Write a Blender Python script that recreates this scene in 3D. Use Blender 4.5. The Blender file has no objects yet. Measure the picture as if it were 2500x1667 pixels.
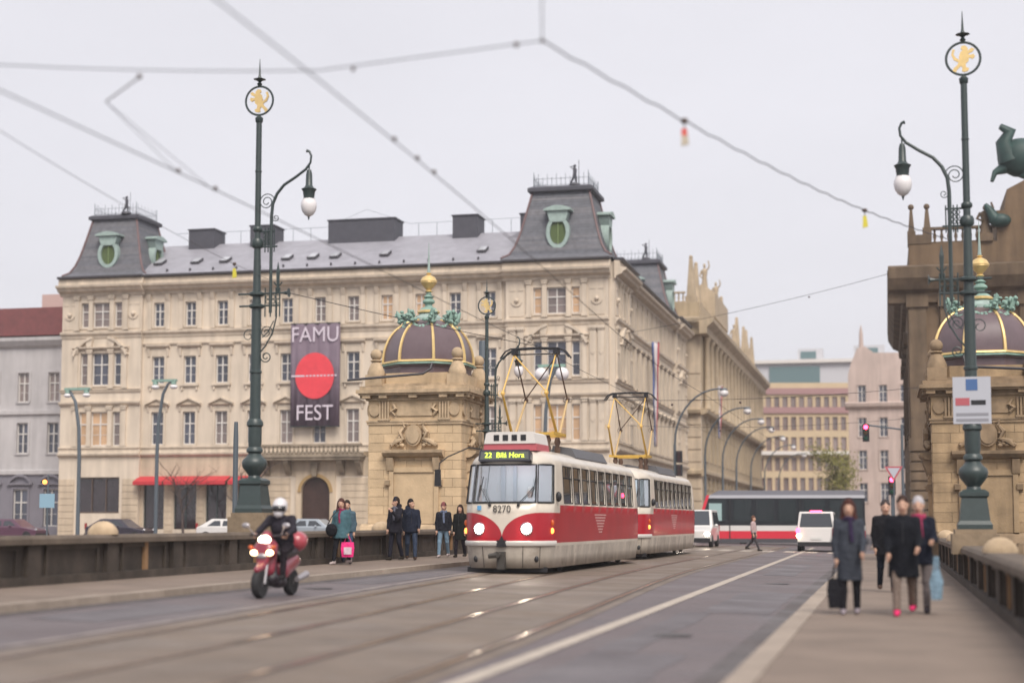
import bpy, bmesh, math, random
import numpy as np
from mathutils import Vector, Matrix
random.seed(7)
PI = math.pi
scene = bpy.context.scene
COL = scene.collection

# ------------------------------------------------------------------ camera
cam_data = bpy.data.cameras.new('camera')
cam = bpy.data.objects.new('camera', cam_data)
COL.objects.link(cam)
scene.camera = cam
cam_data.sensor_width = 36.0
cam_data.lens = 56.02
cam_data.clip_start = 0.3
cam_data.clip_end = 6000
cam_data.shift_y = 0.0437
cam.location = (0, 0, 1.55)
cam.rotation_euler = (math.radians(90 + 4.858), 0, math.radians(13.236))
cam_data.dof.use_dof = True
cam_data.dof.focus_distance = 54.0
cam_data.dof.aperture_fstop = 0.5
cam_data.dof.aperture_blades = 0

# ------------------------------------------------------------------ sky, sun, exposure
SUN_EL, SUN_AZ = math.radians(48), math.radians(150)     # azimuth clockwise from +Y: behind the camera, to its right
world = bpy.data.worlds.new('World')
scene.world = world
world.use_nodes = True
nt = world.node_tree
for n in list(nt.nodes):
    nt.nodes.remove(n)
wo = nt.nodes.new('ShaderNodeOutputWorld')
bg = nt.nodes.new('ShaderNodeBackground')
sky = nt.nodes.new('ShaderNodeTexSky')
sky.sky_type = 'NISHITA'
sky.sun_disc = False
sky.sun_elevation = SUN_EL
sky.sun_rotation = SUN_AZ
sky.dust_density = 4.0
mx = nt.nodes.new('ShaderNodeMixRGB')                    # an even layer of overcast cloud over the clear sky
mx.inputs[0].default_value = 0.93
mx.inputs[2].default_value = (6.0, 5.9, 6.25, 1)
nt.links.new(sky.outputs[0], mx.inputs[1])
wtc = nt.nodes.new('ShaderNodeTexCoord'); wn = nt.nodes.new('ShaderNodeTexNoise')        # faint unevenness of the cloud layer
wmp = nt.nodes.new('ShaderNodeMapping'); wmp.inputs['Scale'].default_value = (1.0, 1.0, 2.6)
wn.inputs['Scale'].default_value = 2.2; wn.inputs['Detail'].default_value = 5; wn.inputs['Roughness'].default_value = .55
wr = nt.nodes.new('ShaderNodeMapRange'); wr.inputs[1].default_value = .3; wr.inputs[2].default_value = .7; wr.inputs[3].default_value = .955; wr.inputs[4].default_value = 1.04
ws = nt.nodes.new('ShaderNodeVectorMath'); ws.operation = 'SCALE'
nt.links.new(wtc.outputs['Generated'], wmp.inputs[0]); nt.links.new(wmp.outputs[0], wn.inputs['Vector']); nt.links.new(wn.outputs[0], wr.inputs[0])
nt.links.new(mx.outputs[0], ws.inputs[0]); nt.links.new(wr.outputs[0], ws.inputs['Scale'])
nt.links.new(ws.outputs[0], bg.inputs[0])
bg.inputs[1].default_value = 0.1
nt.links.new(bg.outputs[0], wo.inputs[0])
sl = bpy.data.lights.new('sun', 'SUN')
sl.energy = 2.4
sl.angle = math.radians(30)
sl.color = (1.0, 0.93, 0.84)
sun = bpy.data.objects.new('sun', sl)
COL.objects.link(sun)
sd = Vector((math.sin(SUN_AZ) * math.cos(SUN_EL), math.cos(SUN_AZ) * math.cos(SUN_EL), math.sin(SUN_EL)))
sun.rotation_euler = sd.to_track_quat('Z', 'Y').to_euler()
sun.location = (20, -20, 60)
scene.view_settings.view_transform = 'Standard'
scene.view_settings.look = 'None'
scene.view_settings.exposure = 0.55
scene.view_settings.gamma = 1.0
scene.view_settings.use_curve_mapping = False
scene.render.engine = 'CYCLES'
scene.cycles.use_denoising = True
scene.cycles.max_bounces = 6
scene.cycles.diffuse_bounces = 3
scene.cycles.transparent_max_bounces = 12
scene.cycles.sample_clamp_indirect = 6.0

# ------------------------------------------------------------------ materials
MATS = {}
def M(name, col, rough=0.6, metal=0.0, var=0.0, scale=2.0, bump=0.0, bscale=20.0, spec=0.5, coat=0.0,
      emit=None, estr=0.0, streak=0.0, objvar=0.0, spots=None, rvar=0.0):
    if name in MATS:
        return MATS[name]
    m = bpy.data.materials.new(name)
    m.use_nodes = True
    t = m.node_tree
    p = t.nodes['Principled BSDF']
    p.inputs['Roughness'].default_value = rough
    p.inputs['Metallic'].default_value = metal
    p.inputs['Specular IOR Level'].default_value = spec
    p.inputs['Coat Weight'].default_value = coat
    p.inputs['Coat Roughness'].default_value = 0.06
    c4 = (*col, 1)
    p.inputs['Base Color'].default_value = c4
    if emit:
        p.inputs['Emission Color'].default_value = (*emit, 1)
        p.inputs['Emission Strength'].default_value = estr
    geo = None
    cur = None
    def pos():
        nonlocal geo
        if geo is None:
            geo = t.nodes.new('ShaderNodeNewGeometry')
        return geo.outputs['Position']
    def mul(sock, fac_sock, lo, hi):
        r = t.nodes.new('ShaderNodeMapRange')
        r.inputs[1].default_value = 0.3; r.inputs[2].default_value = 0.7
        r.inputs[3].default_value = lo; r.inputs[4].default_value = hi
        t.links.new(fac_sock, r.inputs[0])
        v = t.nodes.new('ShaderNodeVectorMath'); v.operation = 'SCALE'
        if sock is None:
            v.inputs[0].default_value = col
        else:
            t.links.new(sock, v.inputs[0])
        t.links.new(r.outputs[0], v.inputs['Scale'])
        return v.outputs[0]
    if var:
        n = t.nodes.new('ShaderNodeTexNoise')
        n.inputs['Scale'].default_value = scale
        n.inputs['Detail'].default_value = 6
        n.inputs['Roughness'].default_value = 0.62
        t.links.new(pos(), n.inputs['Vector'])
        cur = mul(cur, n.outputs[0], 1 - var, 1 + var)
    if streak:
        mp = t.nodes.new('ShaderNodeMapping')
        mp.inputs['Scale'].default_value = (1.6, 1.6, 0.16)
        t.links.new(pos(), mp.inputs[0])
        n = t.nodes.new('ShaderNodeTexNoise')
        n.inputs['Scale'].default_value = 1.3
        n.inputs['Detail'].default_value = 5
        t.links.new(mp.outputs[0], n.inputs['Vector'])
        cur = mul(cur, n.outputs[0], 1 - streak, 1 + streak * 0.4)
    if objvar:
        oi = t.nodes.new('ShaderNodeObjectInfo')
        r = t.nodes.new('ShaderNodeMapRange')
        r.inputs[3].default_value = 1 - objvar; r.inputs[4].default_value = 1 + objvar
        t.links.new(oi.outputs['Random'], r.inputs[0])
        v = t.nodes.new('ShaderNodeVectorMath'); v.operation = 'SCALE'
        if cur is None: v.inputs[0].default_value = col
        else: t.links.new(cur, v.inputs[0])
        t.links.new(r.outputs[0], v.inputs['Scale'])
        cur = v.outputs[0]
    if spots:
        n = t.nodes.new('ShaderNodeTexNoise')
        n.inputs['Scale'].default_value = spots[1]; n.inputs['Detail'].default_value = 8
        n.inputs['Roughness'].default_value = 0.7
        t.links.new(pos(), n.inputs['Vector'])
        r = t.nodes.new('ShaderNodeMapRange'); r.inputs[1].default_value = spots[2]; r.inputs[2].default_value = spots[2] + 0.14
        t.links.new(n.outputs[0], r.inputs[0])
        mr = t.nodes.new('ShaderNodeMixRGB'); mr.inputs[2].default_value = (*spots[0], 1); mr.inputs[1].default_value = c4
        if cur is not None: t.links.new(cur, mr.inputs[1])
        t.links.new(r.outputs[0], mr.inputs[0])
        cur = mr.outputs[0]
    if cur is not None:
        t.links.new(cur, p.inputs['Base Color'])
    if rvar:
        n = t.nodes.new('ShaderNodeTexNoise'); n.inputs['Scale'].default_value = .45; n.inputs['Detail'].default_value = 7; n.inputs['Roughness'].default_value = .6
        t.links.new(pos(), n.inputs['Vector'])
        r = t.nodes.new('ShaderNodeMapRange'); r.inputs[1].default_value = .35; r.inputs[2].default_value = .65; r.inputs[3].default_value = rough - rvar; r.inputs[4].default_value = rough + rvar
        t.links.new(n.outputs[0], r.inputs[0]); t.links.new(r.outputs[0], p.inputs['Roughness'])
    if bump:
        n = t.nodes.new('ShaderNodeTexNoise')
        n.inputs['Scale'].default_value = bscale
        n.inputs['Detail'].default_value = 5
        t.links.new(pos(), n.inputs['Vector'])
        b = t.nodes.new('ShaderNodeBump')
        b.inputs['Strength'].default_value = bump
        b.inputs['Distance'].default_value = 0.05
        t.links.new(n.outputs[0], b.inputs['Height'])
        t.links.new(b.outputs[0], p.inputs['Normal'])
    MATS[name] = m
    return m

def glass_mat(name, tint, refl=0.12, rough=0.02):
    """thin window glass: clear, tinted, mirroring more at grazing angles"""
    m = bpy.data.materials.new(name); m.use_nodes = True
    t = m.node_tree
    for n in list(t.nodes): t.nodes.remove(n)
    out = t.nodes.new('ShaderNodeOutputMaterial')
    tr = t.nodes.new('ShaderNodeBsdfTransparent'); tr.inputs[0].default_value = (*tint, 1)
    gl = t.nodes.new('ShaderNodeBsdfGlossy'); gl.inputs['Roughness'].default_value = rough
    lw = t.nodes.new('ShaderNodeLayerWeight'); lw.inputs[0].default_value = 0.35
    mr = t.nodes.new('ShaderNodeMapRange'); mr.inputs[3].default_value = refl; mr.inputs[4].default_value = 0.9
    mixs = t.nodes.new('ShaderNodeMixShader')
    t.links.new(lw.outputs['Facing'], mr.inputs[0]); t.links.new(mr.outputs[0], mixs.inputs[0])
    t.links.new(tr.outputs[0], mixs.inputs[1]); t.links.new(gl.outputs[0], mixs.inputs[2])
    t.links.new(mixs.outputs[0], out.inputs[0])
    MATS[name] = m
    return m

stucco = M('cream_stucco', (0.62, 0.53, 0.43), 0.85, var=0.07, scale=0.5, streak=0.16, bump=0.12, bscale=9)
stucco_trim = M('cream_stucco_trim', (0.60, 0.51, 0.41), 0.85, var=0.08, scale=0.9, streak=0.2)
stucco_dirty = M('sooty_stone', (0.27, 0.22, 0.165), 0.9, var=0.25, scale=1.2, streak=0.3)
stucco_base = M('ground_floor_stucco', (0.53, 0.43, 0.32), 0.85, var=0.1, scale=0.8, streak=0.22, bump=0.15, bscale=10)
slate = M('slate', (0.125, 0.127, 0.145), 0.55, var=0.2, scale=3.0)
slate_light = M('grey_roofing', (0.29, 0.285, 0.32), 0.5, var=0.12, scale=0.7, streak=.12)
gutter = M('dark_gutter', (0.045, 0.042, 0.05), 0.5)
soot = M('chimney_cladding', (0.06, 0.06, 0.075), 0.6, var=0.15)
copper_red = M('oxide_flashing', (0.16, 0.10, 0.10), 0.6, var=0.2)
verdigris = M('verdigris', (0.22, 0.34, 0.29), 0.7, var=0.25, scale=6)
verdi_lite = M('pale_verdigris', (0.30, 0.385, 0.36), 0.7, var=0.15, scale=5)
green_shutter = M('green_shutter', (0.16, 0.22, 0.09), 0.6)
gold = M('gilding', (0.74, 0.54, 0.24), 0.42, metal=0.5, var=0.12, scale=6)
sandstone = M('sandstone_block', (0.56, 0.415, 0.26), 0.9, var=0.13, scale=1.6, objvar=0.13, bump=0.25, bscale=14, streak=0.12)
sandstone_trim = M('sandstone_trim', (0.48, 0.36, 0.235), 0.9, var=0.22, scale=2.5, streak=0.25, bump=0.2, bscale=14)
sand_joint = M('mortar', (0.30, 0.23, 0.15), 0.95)
sand_dark = M('sandstone_weathered', (0.22, 0.165, 0.11), 0.9, var=0.3, scale=2, bump=0.2, bscale=10)
parapet_stone = M('parapet_granite', (0.060, 0.046, 0.036), 0.85, var=0.35, scale=1.7, streak=0.3, bump=0.25, bscale=12, objvar=0.15)
parapet_cope = M('coping_granite', (0.115, 0.088, 0.066), 0.8, var=0.25, scale=1.5, bump=0.2, bscale=12, objvar=0.1)
parapet_warm_lit = M('warm_lit_stone', (0.27, 0.155, 0.075), 0.85, var=0.2, scale=2, bump=0.2)  # orange tone stands in for warm light on the parapet stone
dome_copper = M('dome_sheet', (0.125, 0.088, 0.098), 0.36, var=0.12, scale=2.0)
iron = M('green_black_iron', (0.030, 0.046, 0.046), 0.42, var=0.12, scale=8, spec=0.6)
iron_plain = M('blue_grey_steel', (0.085, 0.105, 0.125), 0.45)
black = M('black_plastic', (0.014, 0.014, 0.017), 0.45)
rubber = M('rubber', (0.018, 0.018, 0.02), 0.8)
white_frame = M('window_paint', (0.64, 0.61, 0.58), 0.5)
opal = M('opal_glass', (0.75, 0.72, 0.73), 0.25, var=0.04)
pane_dark = M('window_glass', (0.055, 0.06, 0.085), 0.06, spec=0.9, var=0.3, scale=0.35, objvar=0.35)
pane_brown = M('window_glass_curtained', (0.20, 0.16, 0.15), 0.12, spec=0.8, var=0.25, scale=0.6, objvar=0.25)
pane_lit = M('window_glass_lit', (0.40, 0.26, 0.16), 0.12, spec=0.6, var=0.2, scale=0.9, objvar=0.2, emit=(1.0, 0.62, 0.33), estr=0.10)
shop_glass = M('shop_glass', (0.03, 0.022, 0.025), 0.08, spec=0.8, var=0.4, scale=0.5)
lamp_white = M('lit_headlamp', (0.9, 0.85, 0.7), 0.3, emit=(1.0, 0.88, 0.70), estr=45.0)
lamp_warm = M('lit_warm_lamp', (0.9, 0.7, 0.4), 0.3, emit=(1.0, 0.72, 0.38), estr=14.0)
lamp_orange = M('lit_orange_lamp', (0.8, 0.25, 0.05), 0.3, emit=(1.0, 0.27, 0.05), estr=3.0)
lamp_red = M('lit_red_lamp', (0.8, 0.03, 0.06), 0.3, emit=(1.0, 0.04, 0.10), estr=9.0)
chrome = M('bright_metal', (0.62, 0.62, 0.64), 0.25, metal=0.9)
steel = M('rail_steel', (0.46, 0.31, 0.20), 0.22, metal=0.85, var=0.25, scale=3)
asphalt = M('asphalt', (0.130, 0.108, 0.111), 0.6, rvar=.16, var=0.16, scale=0.9, bump=0.35, bscale=90, spec=0.4,
            spots=((0.105, 0.092, 0.10), 0.35, 0.56))
trackbed = M('track_bed', (0.165, 0.128, 0.100), 0.58, rvar=.16, var=0.2, scale=0.7, bump=0.35, bscale=60, spec=0.4,
             spots=((0.15, 0.118, 0.094), 0.5, 0.55))
paving = M('mosaic_paving', (0.205, 0.158, 0.127), 0.85, var=0.18, scale=0.9, bump=0.5, bscale=45,
           spots=((0.165, 0.127, 0.104), 0.6, 0.57))
kerb_mat = M('kerb_granite', (0.30, 0.245, 0.20), 0.8, var=0.14, scale=4, objvar=0.1, bump=0.2, bscale=30)
road_paint = M('road_paint', (0.40, 0.345, 0.29), 0.7, var=0.18, scale=3, spots=((0.30, 0.25, 0.22), 2.2, 0.56))
worn_paint = M('worn_paint', (0.24, 0.205, 0.19), 0.75, var=0.2, scale=3, spots=((0.15, 0.125, 0.125), 1.4, 0.5))
water_mat = M('river', (0.03, 0.04, 0.035), 0.12, spec=0.6, bump=0.3, bscale=1.5)

# ------------------------------------------------------------------ mesh helpers
class MB:
    def __init__(s):
        s.v = []; s.f = []; s.m = []; s.mi = 0
    def add(s, vs, fs):
        o = len(s.v)
        s.v += [tuple(p) for p in vs]
        for f in fs:
            s.f.append([i + o for i in f]); s.m.append(s.mi)
        return s
    def box(s, x0, x1, y0, y1, z0, z1, tx=0.0, ty=0.0):
        """axis box; tx, ty draw its top in"""
        return s.add([(x0, y0, z0), (x1, y0, z0), (x1, y1, z0), (x0, y1, z0),
                      (x0 + tx, y0 + ty, z1), (x1 - tx, y0 + ty, z1), (x1 - tx, y1 - ty, z1), (x0 + tx, y1 - ty, z1)],
                     [(3, 2, 1, 0), (4, 5, 6, 7), (0, 1, 5, 4), (1, 2, 6, 5), (2, 3, 7, 6), (3, 0, 4, 7)])
    def tube(s, pts, r, n=8, caps=True):
        pts = [Vector(p) for p in pts]
        rs = r if isinstance(r, (list, tuple)) else [r] * len(pts)
        up = None; vs = []
        for i, p in enumerate(pts):
            d = (pts[min(i + 1, len(pts) - 1)] - pts[max(i - 1, 0)])
            if d.length < 1e-9: d = Vector((0, 0, 1))
            d.normalize()
            if up is None:
                up = Vector((0, 0, 1)) if abs(d.z) < 0.9 else Vector((1, 0, 0))
            a = up - d * up.dot(d)
            if a.length < 1e-6: a = d.orthogonal()
            a.normalize(); b = d.cross(a); up = a
            for k in range(n):
                q = 2 * PI * k / n
                vs.append(p + (a * math.cos(q) + b * math.sin(q)) * rs[i])
        fs = []
        for i in range(len(pts) - 1):
            for k in range(n):
                k2 = (k + 1) % n
                fs.append((i * n + k, i * n + k2, (i + 1) * n + k2, (i + 1) * n + k))
        if caps:
            fs.append(tuple(range(n - 1, -1, -1))); e = (len(pts) - 1) * n
            fs.append(tuple(range(e, e + n)))
        return s.add(vs, fs)
    def lathe(s, prof, c=(0, 0, 0), n=16, rot=0.0, sx=1.0, sy=1.0, caps=True):
        vs = []
        for r, z in prof:
            for k in range(n):
                q = 2 * PI * k / n + rot
                vs.append((c[0] + r * math.cos(q) * sx, c[1] + r * math.sin(q) * sy, c[2] + z))
        fs = []
        for i in range(len(prof) - 1):
            for k in range(n):
                k2 = (k + 1) % n
                fs.append((i * n + k, i * n + k2, (i + 1) * n + k2, (i + 1) * n + k))
        if caps:
            fs.append(tuple(range(n - 1, -1, -1))); e = (len(prof) - 1) * n
            fs.append(tuple(range(e, e + n)))
        return s.add(vs, fs)
    def ball(s, c, r, n=12, m=7):
        rx, ry, rz = r if isinstance(r, (tuple, list)) else (r, r, r)
        prof = []
        vs = [(c[0], c[1], c[2] - rz)]
        for i in range(1, m):
            a = -PI / 2 + PI * i / m
            for k in range(n):
                q = 2 * PI * k / n
                vs.append((c[0] + rx * math.cos(a) * math.cos(q), c[1] + ry * math.cos(a) * math.sin(q), c[2] + rz * math.sin(a)))
        vs.append((c[0], c[1], c[2] + rz)); fs = []
        for k in range(n):
            k2 = (k + 1) % n
            fs.append((0, 1 + k2, 1 + k))
            for i in range(m - 2):
                a = 1 + i * n
                fs.append((a + k, a + k2, a + n + k2, a + n + k))
            e = 1 + (m - 2) * n
            fs.append((e + k, e + k2, len(vs) - 1))
        return s.add(vs, fs)
    def prism(s, poly, a, b, axis='x'):
        """a polygon drawn in the plane across AXIS, extruded from a to b (poly: (y,z) for x, (x,z) for y, (x,y) for z)"""
        def P(p, t):
            return (t, p[0], p[1]) if axis == 'x' else (p[0], t, p[1]) if axis == 'y' else (p[0], p[1], t)
        n = len(poly)
        vs = [P(p, a) for p in poly] + [P(p, b) for p in poly]
        fs = [tuple(range(n - 1, -1, -1)), tuple(range(n, 2 * n))]
        fs += [(i, (i + 1) % n, n + (i + 1) % n, n + i) for i in range(n)]
        return s.add(vs, fs)
    def mesh(s, name, mats, smooth=None):
        me = bpy.data.meshes.new(name)
        me.from_pydata(s.v, [], s.f)
        for m in (mats if isinstance(mats, (list, tuple)) else [mats]):
            me.materials.append(m)
        if any(s.m):
            me.polygons.foreach_set('material_index', s.m)
        bm = bmesh.new(); bm.from_mesh(me)
        bmesh.ops.recalc_face_normals(bm, faces=bm.faces)
        bm.to_mesh(me); bm.free()
        if smooth:
            me.polygons.foreach_set('use_smooth', [True] * len(me.polygons))
            me.set_sharp_from_angle(angle=math.radians(smooth))
        me.update()
        return me
    def build(s, name, mats, parent=None, smooth=None, loc=(0, 0, 0), rz=0.0):
        return put(name, s.mesh(name, mats, smooth), parent, loc, rz)

def put(name, data, parent=None, loc=(0, 0, 0), rz=0.0):
    o = bpy.data.objects.new(name, data)
    COL.objects.link(o)
    o.location = loc
    o.rotation_euler = (0, 0, rz)
    if parent is not None: o.parent = parent
    return o
def tag(o, label=None, cat=None, group=None, kind=None):
    if label: o['label'] = label
    if cat: o['category'] = cat
    if group: o['group'] = group
    if kind: o['kind'] = kind
    return o
def thing(name, label, cat, loc=(0, 0, 0), rz=0.0, group=None):
    return tag(put(name, None, None, loc, rz), label, cat, group)
def struct(name, mb, mat, parent=None, smooth=None):
    o = mb.build(name, mat, parent, smooth)
    if parent is None: o['kind'] = 'structure'
    return o
def copy_tree(o, parent=None):
    c = o.copy(); COL.objects.link(c); c.parent = parent
    for ch in list(o.children): copy_tree(ch, c)
    return c
def arc(cx, cy, r, a0, a1, n):
    return [(cx + r * math.cos(math.radians(a0 + (a1 - a0) * i / n)), cy + r * math.sin(math.radians(a0 + (a1 - a0) * i / n))) for i in range(n + 1)]
def text_obj(name, body, size, mat, parent, loc, rot, extrude=0.004, align='CENTER', sx=1.0, shear=0.0):
    cu = bpy.data.curves.new(name, 'FONT')
    cu.body = body; cu.size = size; cu.extrude = extrude; cu.align_x = align; cu.align_y = 'CENTER'; cu.shear = shear
    cu.resolution_u = 4
    cu.materials.append(mat)
    tmp = bpy.data.objects.new(name, cu); COL.objects.link(tmp)
    dg = bpy.context.evaluated_depsgraph_get()
    me = bpy.data.meshes.new_from_object(tmp.evaluated_get(dg))
    bpy.data.objects.remove(tmp)
    o = put(name, me, parent, loc); o.rotation_euler = rot; o.scale = (sx, 1, 1)
    return o
def g(X):
    """the carriageway's crossfall: it rises gently towards the upstream side"""
    return 0.022 * min(max(-X - 1.5, 0), 13)

# ================================================================== GROUND, BRIDGE DECK, ROAD
def sheet(xs, y0, y1, dz, ny=1, xf=None):
    """a sheet following the crossfall; xf(x, y) may bend it sideways"""
    mb = MB(); vs = []; fs = []
    for j in range(ny + 1):
        y = y0 + (y1 - y0) * j / ny
        for x in xs:
            xx = xf(x, y) if xf else x
            vs.append((xx, y, g(xx) + dz))
    n = len(xs)
    for j in range(ny):
        for i in range(n - 1):
            fs.append((j * n + i, j * n + i + 1, (j + 1) * n + i + 1, (j + 1) * n + i))
    return mb.add(vs, fs)
WIDE = [-3000, -60, -14.5, -12, -10, -8, -6, -4, -1.5, 60, 3000]
struct('ground', sheet(WIDE, 57.6, 4000, -0.012), asphalt)
riv = MB(); riv.add([(-3000, -600, -7), (3000, -600, -7), (3000, 57.8, -7), (-3000, 57.8, -7)], [(0, 1, 2, 3)])
struct('river', riv, water_mat)
emb = MB(); emb.box(-400, -15.9, 57.3, 57.95, -7.5, 0.26); emb.box(2.4, 400, 57.3, 57.95, -7.5, -0.02)
struct('embankment_wall', emb, sand_dark)
deck = MB(); deck.prism([(-15.9, 0.20), (-15.9, -1.2), (2.4, -1.2), (2.4, -0.06), (-1.5, -0.06)], -25, 57.6, 'y')
struct('bridge_deck', deck, sand_dark)
XS = [-12.35, -11, -9.5, -8, -6.5, -5, -3.5, -1.5]
struct('road', sheet(XS, -20, 92, 0.0, 20), asphalt)

def sst(y):
    t = min(max((y - 8) / 44.0, 0), 1)
    return t * t * (3 - 2 * t)
def xl(y): return -8.0 - 1.72 * sst(y)
def xr(y): return -5.1 - 1.45 * sst(y)
bed = MB(); ys = [-20 + 3 * i for i in range(39)]
vs = []; fs = []
for y in ys:
    a, b = xl(y) - 1.15, xr(y) + 1.02
    for k in range(5):
        x = a + (b - a) * k / 4
        vs.append((x, y, g(x) + 0.006))
for j in range(len(ys) - 1):
    for k in range(4):
        fs.append((j * 5 + k, j * 5 + k + 1, j * 5 + k + 6, j * 5 + k + 5))
bed.add(vs, fs)
struct('tram_track_bed', bed, trackbed)
grime = M('rail_groove', (0.085, 0.062, 0.05), 0.7, var=0.25, scale=1.5)
for nm, fx in (('left', xl), ('right', xr)):
    for s in (-0.72, 0.72):
        rail = MB(); gr = MB()
        for j in range(len(ys) - 1):
            y0, y1 = ys[j], ys[j + 1]
            for mbx, w0, w1, dz in ((gr, -0.115, 0.115, 0.010), (rail, -0.036, 0.036, 0.014)):
                q = [(fx(y0) + s + w0, y0), (fx(y0) + s + w1, y0), (fx(y1) + s + w1, y1), (fx(y1) + s + w0, y1)]
                mbx.add([(x, y, g(x) + dz) for x, y in q], [(0, 1, 2, 3)])
        r = struct('tram_rail', rail, steel)
        struct('rail_groove', gr, grime, r)
# painted lines
ln = MB()
for j in range(len(ys) - 1):
    q = [(-4.02, ys[j]), (-3.80, ys[j]), (-3.80, ys[j + 1]), (-4.02, ys[j + 1])]
    ln.add([(x - 0.0045 * max(y - 25, 0), y, g(x) + 0.010) for x, y in q], [(0, 1, 2, 3)])
struct('lane_marking', ln, road_paint)
ln = MB()
for j in range(len(ys) - 1):
    q = [(xl(y) - d, y) for y, d in ((ys[j], 1.42), (ys[j], 1.27), (ys[j + 1], 1.27), (ys[j + 1], 1.42))]
    ln.add([(x, y, g(x) + 0.010) for x, y in q], [(0, 1, 2, 3)])
struct('worn_lane_marking', ln, worn_paint)
for i in range(9):                                        # zebra crossing at the end of the bridge
    ln = MB(); x = -11.3 + i * 1.05
    ln.add([(a, y, g(a) + 0.012) for a, y in ((x, 78), (x + .55, 78), (x + .55, 81.5), (x, 81.5))], [(0, 1, 2, 3)])
    struct('crossing_stripe', ln, road_paint)

for x0, x1 in ((-1.86, -1.5), (-12.34, -12.02)):
    q = MB()
    for j in range(len(ys) - 1): q.add([(x, y, g(x) + .005) for x, y in ((x0, ys[j]), (x1, ys[j]), (x1, ys[j + 1]), (x0, ys[j + 1]))], [(0, 1, 2, 3)])
    struct('gutter_strip', q, M('gutter_asphalt', (.075, .062, .06), .6, var=.3, scale=1.5, rvar=.15))
patch_m = M('patched_asphalt', (.105, .092, .098), .6, var=.2, scale=1.2, rvar=.15)
for x0, x1, y0, y1 in ((-3.4, -2.3, 13.5, 18.5), (-3.1, -1.95, 27, 35), (-11.6, -10.4, 20, 24), (-11.9, -10.9, 33, 45), (-3.5, -2.6, 46, 58), (-3.4, -2.9, 18.5, 27)):
    q = MB(); n = 9; pts = [(x0 + (x1 - x0) * i / n, y0 + random.uniform(-.12, .12)) for i in range(n + 1)] + [(x1 + random.uniform(-.05, .05), y0 + (y1 - y0) * i / n) for i in range(1, n)] + [(x1 - (x1 - x0) * i / n, y1 + random.uniform(-.12, .12)) for i in range(n + 1)] + [(x0 + random.uniform(-.05, .05), y1 - (y1 - y0) * i / n) for i in range(1, n)]
    q.add([(x, y, g(x) + .0045) for x, y in pts], [tuple(range(len(pts)))]); struct('road_patch', q, patch_m)
for x, y in ((-2.9, 21.5), (-11.2, 30.5), (-2.7, 40)):
    q = MB(); q.add([(x + .32 * math.cos(2 * PI * i / 24), y + .32 * math.sin(2 * PI * i / 24), g(x) + .009) for i in range(24)], [tuple(range(24))])
    tag(q.build('manhole_cover', M('cast_iron', (.06, .052, .05), .45, metal=.6, var=.3, scale=20)), 'round cast iron manhole cover in the roadway, ' + {21.5: 'near the white line on the right', 30.5: 'beside the scooter', 40: 'in front of the white van'}[y], 'manhole cover')
# pavements with granite kerb stones
pr = MB(); pr.box(-1.18, 2.4, -20, 74, -0.05, 0.12); pave_r = struct('pavement_right', pr, paving)
pl = MB(); pl.prism([(-15.9, 0.1), (-12.63, 0.1), (-12.63, g(-12.6) + 0.12), (-15.9, g(-15) + 0.13)], -20, 76, 'y')
pave_l = struct('pavement_left', pl, paving)
kb = MB(); kb.box(0, 0.30, 0.004, 0.996, -0.10, 0.122, 0.012, 0.0); kerb_me = kb.mesh('kerb_stone', kerb_mat)
for i in range(88):
    y = -13 + i * 1.0
    if y < 72: put('kerb_stone', kerb_me, pave_r, (-1.48, y, random.uniform(-.004, .004)))
    put('kerb_stone', kerb_me, pave_l, (-12.66, y, g(-12.5) + random.uniform(-.004, .004)))
far_p = MB(); far_p.box(-90, -15.0, 106.5, 300, 0.1, 0.40); far_p.box(-90, -66, 76, 106.5, 0.1, 0.40)
struct('pavement_by_palace', far_p, paving)
far_p = MB(); far_p.box(-1.0, 60, 92, 300, -0.1, 0.13)
struct('pavement_by_theatre', far_p, paving)

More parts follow.
